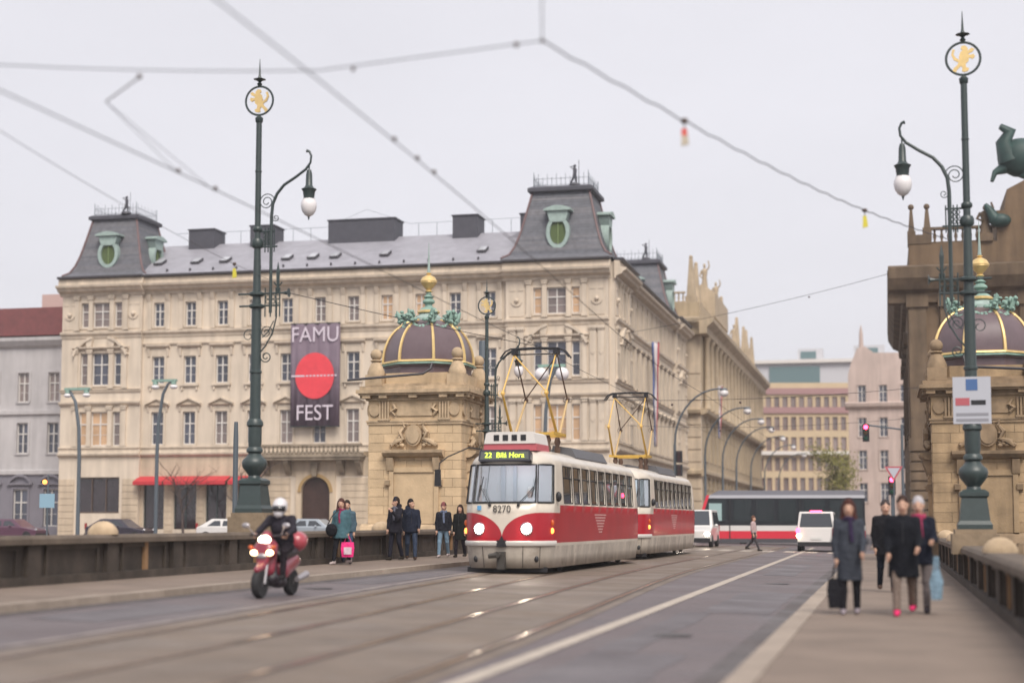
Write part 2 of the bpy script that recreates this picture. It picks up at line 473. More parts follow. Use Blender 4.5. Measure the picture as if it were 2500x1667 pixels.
# ================================================================== PARAPETS
def parapet(label, X0, sgn, base, y0, y1, skip=()):
    """X0: the inner face; sgn: towards the river"""
    t = thing('bridge_parapet', label, 'parapet', (X0, 0, base))
    xa, xb = (0, 0.42 * sgn)
    lo, hi = min(xa, xb), max(xa, xb)
    n = int(round((y1 - y0) / 3.0)); L = (y1 - y0) / n
    pm = MB(); pm.box(lo - .05, hi + .05, 0, L - .008, 0, 0.16); plinth = pm.mesh('plinth', parapet_stone)
    cm = MB(); cm.prism([(lo - .09, .74), (hi + .09, .74), (hi + .09, .84), (hi + .03, .90), (lo - .03, .90), (lo - .09, .84)], 0.004, L - .006, 'y')
    cope = cm.mesh('coping_stone', parapet_cope)
    sm = MB(); sm.box(lo + .08, hi - .08, .45, L - .008, .16, .74); slab = sm.mesh('panel', parapet_stone)
    fm = MB()
    for a, b in ((.72, .80), (L - .33, L - .25)): fm.box(lo + .03, hi - .03, a, b, .16, .74)
    fm.box(lo + .03, hi - .03, .80, L - .33, .64, .738); frame = fm.mesh('panel_frame', parapet_stone)
    im = MB(); im.box(lo - .02, hi + .02, 0, .45, .162, .738); pier = im.mesh('pier', parapet_stone)
    im = MB(); im.box(lo + .02, hi - .02, 0, .16, .164, .737); strip = im.mesh('warm_lit_strip', parapet_warm_lit)  # strip coloured orange to paint the warm light on the pier sides
    dm = MB(); dm.lathe([(.30, .90), (.30, .96), (.27, 1.02), (.2, 1.10), (.1, 1.155), (.02, 1.165)], ((lo + hi) / 2, .22, 0), 14)
    domed = dm.mesh('pier_cap', sandstone_trim, 50)
    for i in range(n):
        y = y0 + i * L
        put('plinth', plinth, t, (0, y, 0)); put('coping_stone', cope, t, (0, y, 0))
        put('panel', slab, t, (0, y, 0)); put('panel_frame', frame, t, (0, y, 0)); put('pier', pier, t, (0, y, 0))
        if i % 2: put('warm_lit_strip', strip, t, (0, y + 1.7, 0))
        if i % 3 == 1 and i not in skip: put('pier_cap', domed, t, (0, y, 0))
    return t
parapet('dark stone parapet with rounded pier caps along the far pavement, upstream side', -15.05, -1, 0.40, 8, 59, (10,))
parapet('dark stone parapet beside the near pavement on the right', 1.66, 1, 0.12, 8, 58, (10,))

# ================================================================== FACADE KIT
# facade space: x along the wall, y into the wall, z up; rz turns it (0: faces -Y, 90 deg: faces +X, -90 deg: faces -X)
def wall_mesh(u0, u1, z0, z1, holes, depth=0.28, front=0.0, thick=0.45):
    us = sorted({u0, u1, *[h[0] for h in holes], *[h[1] for h in holes]})
    zs = sorted({z0, z1, *[h[2] for h in holes], *[h[3] for h in holes]})
    mb = MB()
    def inside(a, b):
        return any(h[0] < a < h[1] and h[2] < b < h[3] for h in holes)
    for i in range(len(us) - 1):
        for j in range(len(zs) - 1):
            if not inside((us[i] + us[i + 1]) / 2, (zs[j] + zs[j + 1]) / 2):
                mb.add([(us[i], front, zs[j]), (us[i + 1], front, zs[j]), (us[i + 1], front, zs[j + 1]), (us[i], front, zs[j + 1])], [(0, 1, 2, 3)])
    for a, b, c, d in holes:
        f, k = front, front + depth
        mb.add([(a, f, c), (b, f, c), (b, f, d), (a, f, d), (a, k, c), (b, k, c), (b, k, d), (a, k, d)],
               [(0, 1, 5, 4), (1, 2, 6, 5), (2, 3, 7, 6), (3, 0, 4, 7)])
    return mb
def merge_mesh(name, mb, mat):
    me = bpy.data.meshes.new(name); me.from_pydata(mb.v, [], mb.f)
    bm = bmesh.new(); bm.from_mesh(me); bmesh.ops.remove_doubles(bm, verts=bm.verts, dist=1e-4)
    bm.to_mesh(me); bm.free(); me.materials.append(mat)
    return me
WCACHE = {}
def window(parent, u, z, w, h, kind='t', hood=None, sill=True, glass=None, org=(0, 0, 0), rz=0.0, front=0.0, trim=None, frame_mat=None, cols=2):
    """a window part (its frame) with panes, sill and hood as sub-parts; u is its middle, z its foot"""
    trim = trim or stucco_trim; frame_mat = frame_mat or white_frame
    key = (round(w, 3), round(h, 3), kind, cols, frame_mat.name)
    if key not in WCACHE:
        mb = MB(); t = 0.075; a, b = -w / 2, w / 2
        mb.box(a, a + t, 0, .09, 0, h); mb.box(b - t, b, 0, .09, 0, h)
        mb.box(a + t, b - t, 0, .09, 0, t); mb.box(a + t, b - t, 0, .09, h - t, h)
        zt = h * 0.64
        rows = [(t, zt - .045), (zt + .045, h - t)] if kind == 't' else [(t, h - t)]
        panes = []
        if kind == 't': mb.box(a + t, b - t, -.03, .07, zt - .045, zt + .045)
        cw = (w - 2 * t) / cols
        for r0, r1 in rows:
            for c in range(cols):
                x0 = a + t + c * cw; x1 = x0 + cw
                if c: mb.box(x0 - .045, x0 + .045, -.018, .08, r0, r1)
                panes.append((x0 + (.045 if c else 0), x1 - (.045 if c < cols - 1 else 0), r0, r1))
            if kind == 't' and r0 == t:
                zb = t + (r1 - r0) * 0.5
                for c in range(cols):
                    x0 = a + t + c * cw
                    mb.box(x0 + (.045 if c else 0), x0 + cw - (.045 if c < cols - 1 else 0), .02, .05, zb - .016, zb + .016)
        pm = []
        for x0, x1, z0, z1 in panes:
            q = MB(); q.box(x0, x1, .052, .062, z0, z1); pm.append(q)
        WCACHE[key] = (mb.mesh('window', frame_mat), {}, pm)
    fm, pcache, pm = WCACHE[key]
    glass = glass or pane_dark
    c, s = math.cos(rz), math.sin(rz)
    d = front + 0.15
    o = put('window', fm, parent, (org[0] + u * c - d * s, org[1] + u * s + d * c, org[2] + z), rz)
    if glass.name not in pcache: pcache[glass.name] = [q.mesh('pane', glass) for q in pm]
    for me in pcache[glass.name]: put('pane', me, o)
    def sub(name, key, fn):
        key = (name, key, trim.name)
        if key not in WCACHE:
            q = MB(); fn(q); WCACHE[key] = q.mesh(name, trim)
        put(name, WCACHE[key], o)
    D = -0.15
    if sill:
        sub('sill', (w, sill), lambda q: (q.box(-w / 2 - .26, w / 2 + .26, D - .20, D + .02, -.20, -.02), q.box(-w / 2 - .2, w / 2 + .2, D - .12, D + .01, -.27, -.202),
            *[q.box(x - .07, x + .07, D - .12, D + .01, -.52, -.272, 0.0) for x in (-w / 2 - .1, w / 2 + .1)]) if sill == 2 else q.box(-w / 2 - .12, w / 2 + .12, D - .10, D + .02, -.12, -.01))
    # surround
    sub('surround', (w, h), lambda q: (q.box(-w / 2 - .17, -w / 2 - .003, D - .07, D + .02, 0, h + .16), q.box(w / 2 + .003, w / 2 + .17, D - .07, D + .02, 0, h + .16), q.box(-w / 2 - .003, w / 2 + .003, D - .07, D + .02, h + .003, h + .16)))
    if hood == 'flat':
        def f(q):
            q.prism([(D + .01, h + .62), (D - .16, h + .66), (D - .30, h + .78), (D - .32, h + .90), (D + .01, h + .94)], -w / 2 - .46, w / 2 + .46)
            q.box(-w / 2 - .36, w / 2 + .36, D - .05, D + .01, h + .17, h + .60)
            for x in (-w / 2 - .28, w / 2 + .28): q.prism([(D + .01, h - .05), (D - .08, h), (D - .2, h + .61), (D + .01, h + .61)], x - .09, x + .09)
        sub('hood', ('flat', w, h), f)
    elif hood == 'pediment':
        def f(q):
            a = w / 2 + .50; z = h + .46
            q.prism([(D + .01, z - .06), (D - .14, z - .03), (D - .26, z + .06), (D + .01, z + .06)], -a, a)
            for sg in (-1, 1):
                q.prism([(sg * a, z + .07), (sg * a, z + .19), (0, z + .62), (0, z + .49)], D - .27, D + .01, 'y')
            q.prism([(-a * .8, z + .065), (a * .8, z + .065), (0, z + .48)], D - .06, D + .01, 'y')
            q.box(-w / 2 - .3, w / 2 + .3, D - .06, D + .01, h + .17, z - .065)
            for x in (-w / 2 - .26, w / 2 + .26): q.prism([(D + .01, h - .05), (D - .06, h), (D - .17, z - .066), (D + .01, z - .066)], x - .08, x + .08)
        sub('hood', ('ped', w, h), f)
    elif hood == 'round':
        def f(q):
            z = h + .35; a = w / 2 + .45
            q.box(-a, a, D - .26, D + .01, z, z + .14)
            pts = arc(0, z + .14 - a * .45, a * 1.1, 24, 156, 12)
            inner = arc(0, z + .14 - a * .45, a * .92, 156, 24, 12)
            q.prism(pts + inner, D - .25, D + .01, 'y')
        sub('hood', ('round', w, h), f)
    return o
def profile(name, prof, u0, u1, parent, mat, org, rz, front=0.0):
    """a moulding: prof is (out, z) points, out = how far it stands proud of the wall"""
    mb = MB(); mb.prism([(front - o, z) for o, z in prof], u0, u1)
    return mb.build(name, mat, parent, None, org, rz)
def fbox(name, u0, u1, out, z0, z1, parent, mat, org, rz, front=0.0, back=0.03):
    mb = MB(); mb.box(u0, u1, front - out, front + back, z0, z1)
    return mb.build(name, mat, parent, None, org, rz)
CORNICE = [(-.02, 18.95), (.10, 18.98), (.14, 19.15), (.55, 19.30), (.62, 19.45), (.85, 19.56), (.90, 19.72), (.42, 19.78), (.40, 20.22), (-.02, 20.25)]
GUTTER = [(-.02, 20.255), (.62, 20.255), (.68, 20.33), (.66, 20.44), (-.02, 20.44)]
STR1 = [(-.02, 15.62), (.06, 15.66), (.10, 15.85), (.26, 15.98), (.28, 16.14), (-.02, 16.2)]
STR1B = [(-.02, 15.04), (.12, 15.06), (.16, 15.16), (-.02, 15.2)]
STR2 = [(-.02, 11.45), (.1, 11.48), (.14, 11.6), (.2, 11.68), (-.02, 11.72)]
STR2B = [(-.02, 10.42), (.1, 10.44), (.26, 10.60), (.28, 10.74), (-.02, 10.78)]
STR3 = [(-.02, 6.45), (.1, 6.5), (.28, 6.64), (.30, 6.78), (.08, 6.84), (.07, 7.1), (.18, 7.16), (.18, 7.26), (-.02, 7.28)]

# ================================================================== PALACE WITH THE SLATE TOWERS
PX, PY, PZ = -19.1, 112.0, 0.0
pal = thing('palace', 'cream palace with slate pavilion towers and a banner, behind the domed toll house', 'building', (PX, PY, PZ))
def pick(p_lit, p_br):
    r = random.random()
    return pane_lit if r < p_lit else pane_brown if r < p_lit + p_br else pane_dark
R0 = (0, 0, 0); RS = math.radians(90)
bays = [-35.05 + 2.615 * k for k in range(11)]            # river front, between the two pavilions
holes = []
for i, u in enumerate(bays):
    holes += [(u - .43, u + .43, 16.45, 18.30), (u - .5, u + .5, 12.05, 14.15), (u - .5, u + .5, 7.4, 9.9)]
shops = [(-36.1, -34.4), (-33.6, -31.75), (-31.0, -29.3), (-28.4, -26.9)]
for a, b in shops: holes.append((a, b, 1.0, 4.46))
holes.append((-23.4, -21.0, 0.2, 5.0))
for u in (-17.4, -14.8, -12.2, -9.6): holes.append((u - .65, u + .65, 1.6, 4.6))
put('wall', merge_mesh('wall', wall_mesh(-36.5, -7.6, 0, 20.2, holes), stucco), pal)
for i, u in enumerate(bays):
    lit = 0.65 if i >= 6 else 0.0
    window(pal, u, 16.45, .86, 1.85, hood=None, sill=1, glass=pick(lit, .3))
    window(pal, u, 12.05, 1.0, 2.10, hood='flat', sill=2, glass=pick(0, .12))
    window(pal, u, 7.4, 1.0, 2.5, hood='pediment', sill=1, glass=pick(0.0, .55))
    for dx in (-.78, .78):
        fbox('pilaster', u + dx - .17, u + dx + .17, .13, 16.22, 18.94, pal, stucco_trim, R0, 0)
        profile('console', [(-.02, 18.35), (.15, 18.4), (.36, 18.93), (-.02, 18.94)], u + dx - .15, u + dx + .15, pal, stucco_trim, R0, 0)
for a, b in shops:
    o = fbox('shop_window', a + .08, b - .08, -.26, 1.05, 4.42, pal, shop_glass, R0, 0, back=.30)
    q = MB(); q.box((a + b) / 2 - .04, (a + b) / 2 + .04, .19, .255, 1.05, 4.42); q.box(a, a + .075, .19, .26, 1.05, 4.42); q.box(b - .075, b, .19, .26, 1.05, 4.42); q.build('frame', iron, o)
for u in (-17.4, -14.8, -12.2, -9.6): window(pal, u, 1.6, 1.3, 3.0, sill=1, glass=pane_dark, trim=stucco_base)
# rusticated ground floor: bands of stone
for a, b in [(-36.5, -36.15), (-34.35, -33.65), (-31.7, -31.05), (-29.25, -28.45), (-26.85, -24.2), (-20.2, -18.15), (-16.65, -15.55), (-14.05, -12.95), (-11.45, -10.35), (-8.85, -7.6)]:
    for k in range(9): fbox('stone_course', a, b, .05, 0.35 + k * .5, 0.35 + k * .5 + .455, pal, stucco_base, R0, 0)
fbox('fascia', -36.5, -7.6, .04, 4.95, 6.4, pal, stucco_base, R0, 0)
profile('cornice', CORNICE, -36.5, -7.6, pal, stucco_trim, R0, 0)
profile('gutter', GUTTER, -36.5, -7.6, pal, gutter, R0, 0)
for p in (STR1, STR1B, STR3): profile('string_course', p, -36.5, -7.6, pal, stucco_trim, R0, 0)
# arched entrance under the balcony
door = MB(); am = [(-1.55, 0.2), (-1.55, 5.3)] + [(1.55, 5.3), (1.55, 0.2), (1.12, 0.2), (1.12, 3.75)] + arc(0, 3.75, 1.12, 0, 180, 16)[1:] + [(-1.12, 0.2)]
door.prism(am, -.12, .30, 'y'); d = door.build('entrance_arch', stucco_base, pal, None, (-22.2, 0, 0))
q = MB(); q.prism([(-1.1, 0.2)] + [(1.1, 0.2)] + arc(0, 3.75, 1.1, 0, 180, 16), .16, .24, 'y'); q.build('door', M('oak_door', (.045, .022, .017), .5, var=.3), d)
q = MB(); q.prism(arc(0, 3.75, 1.36, 0, 180, 16) + arc(0, 3.75, 1.13, 180, 0, 16), -.2, -.121, 'y'); q.build('archivolt', M('ochre_stone', (.36, .24, .11), .85, var=.15), d)
q = MB(); q.prism([(-.28, 5.9), (.28, 5.9), (.16, 4.9), (-.16, 4.9)], -.45, -.121, 'y'); q.build('keystone', stucco_dirty, d)
bal = MB(); bal.box(-26.4, -18.3, -1.15, -.01, 6.30, 6.52); bal.box(-26.3, -18.4, -1.05, -.02, 6.10, 6.298)
b = bal.build('balcony', stucco_dirty, pal)
for x in [-26.2 + i * .33 for i in range(24)]:
    q = MB(); q.lathe([(.09, 6.525), (.05, 6.6), (.10, 6.8), (.045, 7.0), (.08, 7.1)], (x, -1.0, 0), 6); q.build('baluster', stucco_dirty, b)
q = MB(); q.box(-26.4, -18.3, -1.12, -.88, 7.105, 7.26); q.build('handrail', stucco_dirty, b)
for x in (-26.0, -24.3, -20.1, -18.7):
    q = MB(); q.prism([(-.01, 5.0), (-.25, 5.1), (-.9, 5.9), (-.95, 6.09), (-.01, 6.09)], x - .2, x + .2); q.build('bracket', stucco_dirty, b)
# pavilions at both ends of the river front, standing slightly proud
def pavilion(c, w, org, rz, first=True):
    f = -.32; a, b = c - w / 2, c + w / 2
    cols = ((-1.40, .62, 1), (0.0, 1.45, 2), (1.40, .62, 1))
    hs = []
    for du, ww, n in cols:
        hs += [(c + du - ww / 2, c + du + ww / 2, 16.5, 18.4), (c + du - ww / 2, c + du + ww / 2, 12.0, 14.5), (c + du - ww / 2, c + du + ww / 2, 7.35, 9.95)]
    big = (c - 1.75, c + 1.75, 2.2, 4.95)
    hs.append(big)
    put('wall', merge_mesh('wall', wall_mesh(a, b, 0, 20.2, hs, front=f), stucco), pal, org, rz)
    q = MB()
    q.box(a, a + .02, f + .001, .35, 0, 20.2); q.box(b - .02, b, f + .001, .35, 0, 20.2); q.build('return_wall', stucco, pal, None, org, rz)
    for du, ww, n in cols:
        window(pal, c + du, 16.5, ww, 1.9, sill=1, glass=pick(.15, .5), org=org, rz=rz, front=f, cols=n)
        window(pal, c + du, 12.0, ww, 2.5, sill=1, glass=pick(0, .1), org=org, rz=rz, front=f, cols=n)
        window(pal, c + du, 7.35, ww, 2.6, sill=1, glass=pick(.6, .4), org=org, rz=rz, front=f, cols=n)
    sw = fbox('shop_window', big[0] + .06, big[1] - .06, -.22, 2.25, 4.9, pal, shop_glass, org, rz, front=f, back=.30)
    for x0, x1, z0, z1 in ((big[0], big[1], 4.82, 4.94), (big[0], big[1], 2.2, 2.32), (big[0], big[0] + .1, 2.32, 4.82), (big[1] - .1, big[1], 2.32, 4.82), (c - .62, c - .55, 2.32, 4.82), (c + .55, c + .62, 2.32, 4.82)):
        q = MB(); q.box(x0, x1, f + .12, f + .215, z0, z1); q.build('frame_bar', M('shop_frame', (.10, .07, .055), .5), sw)
    for du in (-2.05, -.88, .88, 2.05):                   # engaged columns between the lights
        for z0, z1 in ((16.25, 18.94), (11.74, 14.75), (7.3, 10.4)):
            x = c + du
            fbox('pilaster', x - .17, x + .17, .16, z0 + .18, z1 - .28, pal, stucco_trim, org, rz, front=f)
            q = MB(); q.box(x - .22, x + .22, f - .21, f + .02, z0, z0 + .178); q.build('pilaster_base', stucco_trim, pal, None, org, rz); q = MB(); q.box(x - .21, x + .21, f - .24, f + .02, z1 - .278, z1 - .12); q.box(x - .26, x + .26, f - .28, f + .02, z1 - .118, z1)
            q.build('pilaster_cap', stucco_trim, pal, None, org, rz)
    for du in (-3.25, -2.65, 2.65, 3.25) if w > 7 else ():   # paired giant pilasters at the corners
        for z0, z1 in ((11.74, 15.6), (7.3, 10.4)):
            x = c + du
            fbox('pilaster', x - .23, x + .23, .12, z0 + .22, z1 - .36, pal, stucco_trim, org, rz, front=f)
            q = MB(); q.box(x - .28, x + .28, f - .18, f + .02, z0, z0 + .218); q.build('pilaster_base', stucco_trim, pal, None, org, rz); q = MB()
            q.box(x - .24, x + .24, f - .17, f + .02, z1 - .358, z1 - .25); q.box(x - .29, x + .29, f - .23, f + .02, z1 - .248, z1 - .003); q.build('pilaster_cap', stucco_trim, pal, None, org, rz)
            q = MB(); zz = (z0 + z1) / 2
            q.prism([(x - .16, zz), (x, zz + .24), (x + .16, zz), (x, zz - .24)], f - .16, f - .121, 'y'); q.build('lozenge', stucco_trim, pal, None, org, rz)
    for du in ((-2.95, 2.95) if w > 7 else (-2.68, 2.68)):                              # panels with a boss beside the attic windows
        x = c + du
        q = MB(); q.box(x - .55, x + .55, f - .05, f + .02, 16.35, 18.7); q.box(x - .5, x - .12, f - .09, f - .052, 18.2, 18.32); q.box(x + .12, x + .5, f - .09, f - .052, 18.2, 18.32)
        q.ball((x, f - .12, 17.5), (.17, .16, .17), 10, 6)
        q.prism(arc(x, 17.5, .42, 195, 345, 10) + arc(x, 17.5, .32, 345, 195, 10), f - .13, f - .052, 'y'); q.build('boss_panel', stucco_trim, pal, 40, org, rz)
    # broken segmental pediment
    q = MB(); z = 14.76
    q.prism([(f + .02, z), (f - .2, z + .02), (f - .34, z + .12), (f - .34, z + .2), (f + .02, z + .22)], c - 2.35, c + 2.35)
    for s0, s1 in ((24, 74), (106, 156)):
        q.prism(arc(c, z - 1.45, 2.55, s0, s1, 8) + arc(c, z - 1.45, 2.36, s1, s0, 8), f - .34, f + .02, 'y')
    for dx in (-.95, .95): q.prism([(c + dx - .3, z + .82), (c + dx + .3, z + .82), (c + dx + .2, z + .23), (c + dx - .2, z + .23)], f - .25, f + .02, 'y')
    q.build('pediment', stucco_trim, pal, None, org, rz)
    for nm, p, m in (('cornice', CORNICE, stucco_trim), ('gutter', GUTTER, gutter), ('string_course', STR1, stucco_trim), ('string_course', STR2, stucco_trim), ('string_course', STR2B, stucco_trim), ('string_course', STR3, stucco_trim)):
        profile(nm, p, a - (.2 if nm in ('cornice', 'gutter') else .05), b + (.2 if nm in ('cornice', 'gutter') else .05), pal, m, org, rz, front=f)
    for k in range(9):
        for x0, x1 in ((a + .03, c - 2.0), (c + 2.0, b - .03)): fbox('stone_course', x0, x1, .05, 0.35 + k * .5, 0.35 + k * .5 + .455, pal, stucco_base, org, rz, front=f)
pavilion(-3.86, 7.55, R0, 0)
pavilion(-39.7, 6.7, R0, 0)
# street front (faces +X)
LS = 41.5
sb = [9.2 + 2.62 * k for k in range(10)]
hs = []
for u in sb: hs += [(u - .43, u + .43, 16.45, 18.3), (u - .5, u + .5, 12.05, 14.25), (u - .5, u + .5, 7.4, 9.9), (u - .7, u + .7, 1.3, 4.7)]
put('wall', merge_mesh('wall', wall_mesh(7.5, LS - 7.5, 0, 20.2, hs), stucco), pal, R0, RS)
for u in sb:
    window(pal, u, 16.45, .86, 1.85, sill=1, glass=pick(.1, .4), rz=RS)
    window(pal, u, 12.05, 1.0, 2.2, hood='flat', sill=1, glass=pick(.05, .3), rz=RS)
    window(pal, u, 7.4, 1.0, 2.5, hood='pediment', sill=1, glass=pick(.1, .4), rz=RS)
    window(pal, u, 1.3, 1.4, 3.4, sill=1, glass=pane_dark, rz=RS, trim=stucco_base)
    for dx in (-.88, .88):
        fbox('pilaster', u + dx - .18, u + dx + .18, .16, 16.22, 18.94, pal, stucco_trim, R0, RS)
        for z0, z1 in ((11.75, 15.0), (7.3, 10.4)):
            fbox('pilaster', u + dx - .16, u + dx + .16, .2, z0, z1, pal, stucco_trim, R0, RS)
for nm, p, m in (('cornice', CORNICE, stucco_trim), ('gutter', GUTTER, gutter), ('string_course', STR1, stucco_trim), ('string_course', STR1B, stucco_trim), ('string_course', STR2, stucco_trim), ('string_course', STR2B, stucco_dirty), ('string_course', STR3, stucco_trim)):
    profile(nm, p, 7.5, LS - 7.5, pal, m, R0, RS)
q = MB(); q.box(-43.05, -42.6, .36, 30, 0, 20.2); q.box(-43.0, -15, 14.4, 14.9, 0, 20.2); q.box(-15.3, -14.8, 14.9, LS, 0, 20.2); q.box(-15, -.35, LS - .3, LS + .1, 0, 20.2); q.build('rear_wall', stucco, pal)
pavilion(3.86, 7.55, R0, RS)
pavilion(LS - 3.8, 7.5, R0, RS)
# main roofs
rm = MB()
rm.prism([(-.5, 20.45), (7.2, 24.0), (14.9, 20.45)], -38.5, -5.5)
roof = rm.build('roof', None or slate_light, pal)
rm = MB(); rm.prism([(.5, 20.46), (-7.2, 23.98), (-14.9, 20.46)], 5.5, LS - 5.0, 'y'); rm.build('roof', slate_light, pal)
for x0, x1, z1 in ((-35.5, -33.3, 25.1), (-23.6, -18.1, 25.35), (-13.4, -11.4, 25.3), (-8.0, -7.2, 25.2), (-30.2, -28.2, 25.2)):
    q = MB(); q.box(x0, x1, 6.0, 8.2, 22.8, z1 - .1); q.box(x0 - .08, x1 + .08, 5.92, 8.28, z1 - .098, z1); q.build('chimney', soot, roof)
for x in (-36.1, -33.0, -30.6, -25.5, -23.4, -21.6, -17.6, -10.0):
    z = 21.65; y = -.5 + (z - 20.45) / (24.0 - 20.45) * 7.7
    q = MB(); q.prism([(y - .45, z - .12), (y - .45, z + .02), (y + .5, z + .46), (y + .5, z + .1)], x - .35, x + .35)
    s = q.build('skylight', gutter, roof)
    q = MB(); q.prism([(y - .40, z + .05), (y - .40, z + .075), (y + .47, z + .475), (y + .47, z + .452)], x - .28, x + .28); q.build('skylight_glass', M('skylight_glass', (.42, .43, .46), .15, spec=.9), s)
for k in range(15):
    x = -34.5 + k * 1.9; q = MB(); q.box(x - .05, x + .05, -.05, .15, 20.62, 20.9); q.build('snow_guard', gutter, roof)
q = MB()                                                  # railing along the ridge
for x in [-36 + 1.5 * k for k in range(20)]: q.tube([(x, 7.2, 23.9), (x, 7.2, 25.0)], .018, 4)
q.tube([(-37, 7.2, 25.0), (-24.2, 7.2, 25.0)], .015, 4); q.tube([(-24.2, 7.2, 25.0), (-20.8, 7.2, 26.3), (-17.2, 7.2, 25.0), (-6.4, 7.2, 25.1)], .012, 4)
q.build('ridge_railing', iron_plain, roof)
def tower(cx, cy, oval_sides, rs=1.0, zf=1.0):
    """concave mansard pavilion roof, 7.6 m square at the eaves"""
    prof = [(4.15, 20.44), (4.05, 20.62), (3.55, 20.95), (3.2, 21.6), (2.9, 22.5), (2.62, 23.6), (2.36, 24.7), (2.12, 25.75)]
    prof = [(r * rs, z) for r, z in prof]
    q = MB(); q.lathe([(r * math.sqrt(2), z) for r, z in prof], (cx, cy, 0), 4, PI / 4); t = q.build('tower_roof', slate, pal)
    t.scale = (1, 1, zf); t.location.z = 20.44 * (1 - zf)
    # rows of slates laid over the slopes
    for sx, sy in ((0, -1), (1, 0), (-1, 0)):
        for (r0, z0), (r1, z1) in zip(prof[2:-1], prof[3:]):
            n = 5
            for k in range(n):
                ra, za = r0 + (r1 - r0) * k / n, z0 + (z1 - z0) * k / n
                rb, zb = r0 + (r1 - r0) * (k + 1) / n, z0 + (z1 - z0) * (k + 1) / n
                q = MB(); e = .03
                if sx == 0: q.add([(cx - ra, cy - ra - e, za), (cx + ra, cy - ra - e, za), (cx + rb, cy - rb, zb), (cx - rb, cy - rb, zb), (cx - ra, cy - ra, za), (cx + ra, cy - ra, za)], [(0, 1, 2, 3), (0, 4, 5, 1)])
                else: q.add([(cx + sx * (ra + e), cy - ra, za), (cx + sx * (ra + e), cy + ra, za), (cx + sx * rb, cy + rb, zb), (cx + sx * rb, cy - rb, zb), (cx + sx * ra, cy - ra, za), (cx + sx * ra, cy + ra, za)], [(0, 1, 2, 3), (0, 4, 5, 1)])
                q.build('slate_course', SLATES[random.randrange(3)], t)
    for sx in (-1, 1):
        for sy in (-1, 1):
            q = MB(); q.tube([(cx + sx * (r + .02), cy + sy * (r + .02), z) for r, z in prof[1:]], .09, 5); q.build('hip_flashing', copper_red, t)
    q = MB(); q.lathe([(2.2 * rs * 1.414, 25.7), (2.45 * rs * 1.414, 25.8), (2.45 * rs * 1.414, 26.05), (2.2 * rs * 1.414, 26.2)], (cx, cy, 0), 4, PI / 4); q.build('tower_cap', soot, t)
    q = MB(); R = 2.05 * rs                                      # iron cresting
    for k in range(13):
        s = -R + 2 * R * k / 12; h = .95 if k % 2 else .7
        for x, y in ((s, -R), (s, R), (-R, s), (R, s)):
            q.tube([(cx + x, cy + y, 26.2), (cx + x, cy + y, 26.2 + h)], .016, 4)
    for z in (26.3, 26.78):
        q.tube([(cx - R, cy - R, z), (cx + R, cy - R, z), (cx + R, cy + R, z), (cx - R, cy + R, z), (cx - R, cy - R, z)], .015, 4)
    for x, y in ((-R, -R), (R, -R), (R, R), (-R, R)):
        q.tube([(cx + x, cy + y, 26.2), (cx + x, cy + y, 27.3)], [.035, .02], 5)
    q.build('cresting', iron_plain, t)
    q = MB(); x, y = cx + 1.0, cy - 1.9                     # small figure on the cap
    q.lathe([(.45, 26.2), (.4, 26.35), (.2, 26.42)], (x, y, 0), 8); q.tube([(x - .3, y, 26.4), (x - .1, y, 26.8), (x, y, 27.05)], [.07, .09, .13], 6)
    q.tube([(x + .12, y, 26.4), (x + .1, y, 26.8), (x, y, 27.05)], [.06, .09, .13], 6); q.tube([(x, y, 27.0), (x + .03, y, 27.4), (x - .05, y, 27.6)], [.13, .15, .06], 6)
    q.tube([(x, y, 27.4), (x - .35, y, 27.62), (x + .1, y, 27.7)], [.06, .05, .04], 5); q.ball((x + .02, y, 27.68), .11, 7, 5); q.tube([(x + .3, y, 26.4), (x + .32, y, 28.1)], .02, 4)
    q.build('roof_figure', soot, t, 50)
    for sx, sy in oval_sides:                               # oval dormer
        rz = 0 if sy == -1 else RS
        base = Vector((cx + sx * 3.05 * rs, cy + sy * 3.05 * rs, 0)); o = put('dormer', None, t, base, rz)
        q = MB(); el = lambda a, b, n=22: [(a * math.cos(2 * PI * i / n), 22.55 + b * math.sin(2 * PI * i / n)) for i in range(n)]
        fr = MB(); n = 22; A = el(.86, 1.22); B = el(.60, .93)
        for y0, y1 in ((-.28, 1.6),):
            vs = [(p[0], y0, p[1]) for p in A] + [(p[0], y0, p[1]) for p in B] + [(p[0], y1, p[1]) for p in A] + [(p[0], y0 + .3, p[1]) for p in B]
            fs = []
            for i in range(n):
                j = (i + 1) % n
                fs += [(i, j, n + j, n + i), (i, 2 * n + i, 2 * n + j, j), (n + i, n + j, 3 * n + j, 3 * n + i)]
            fr.add(vs, fs)
        fr.prism([(-.62, 23.45), (-.78, 24.0), (-.66, 24.15), (.66, 24.15), (.78, 24.0), (.62, 23.45), (.45, 23.3), (-.45, 23.3)], -.30, 1.2, 'y')
        fr.prism([(-1.02, 24.12), (1.02, 24.12), (1.02, 24.24), (.7, 24.36), (.35, 24.46), (0, 24.5), (-.35, 24.46), (-.7, 24.36), (-1.02, 24.24)], -.48, 1.9, 'y')
        fr.build('dormer_frame', verdi_lite, o, 40)
        q = MB(); q.prism(el(.60, .93), -.02, .05, 'y'); q.build('shutter_back', soot, o)
        for k in range(13):
            z = 21.72 + k * .14; hw = .58 * math.sqrt(max(0.02, 1 - ((z - 22.55) / .93) ** 2))
            q = MB(); q.prism([(-.14, z - .05), (-.03, z + .05), (-.03, z + .075), (-.14, z - .03)], -hw, hw); q.build('louvre', green_shutter, o)
        q = MB(); q.box(-.035, .035, -.17, -.03, 21.65, 23.45); q.build('mullion', green_shutter, o)
SLATES = [slate, M('slate_b', (.145, .143, .158), .55, var=.25, scale=3), M('slate_c', (.108, .112, .13), .55, var=.25, scale=3)]
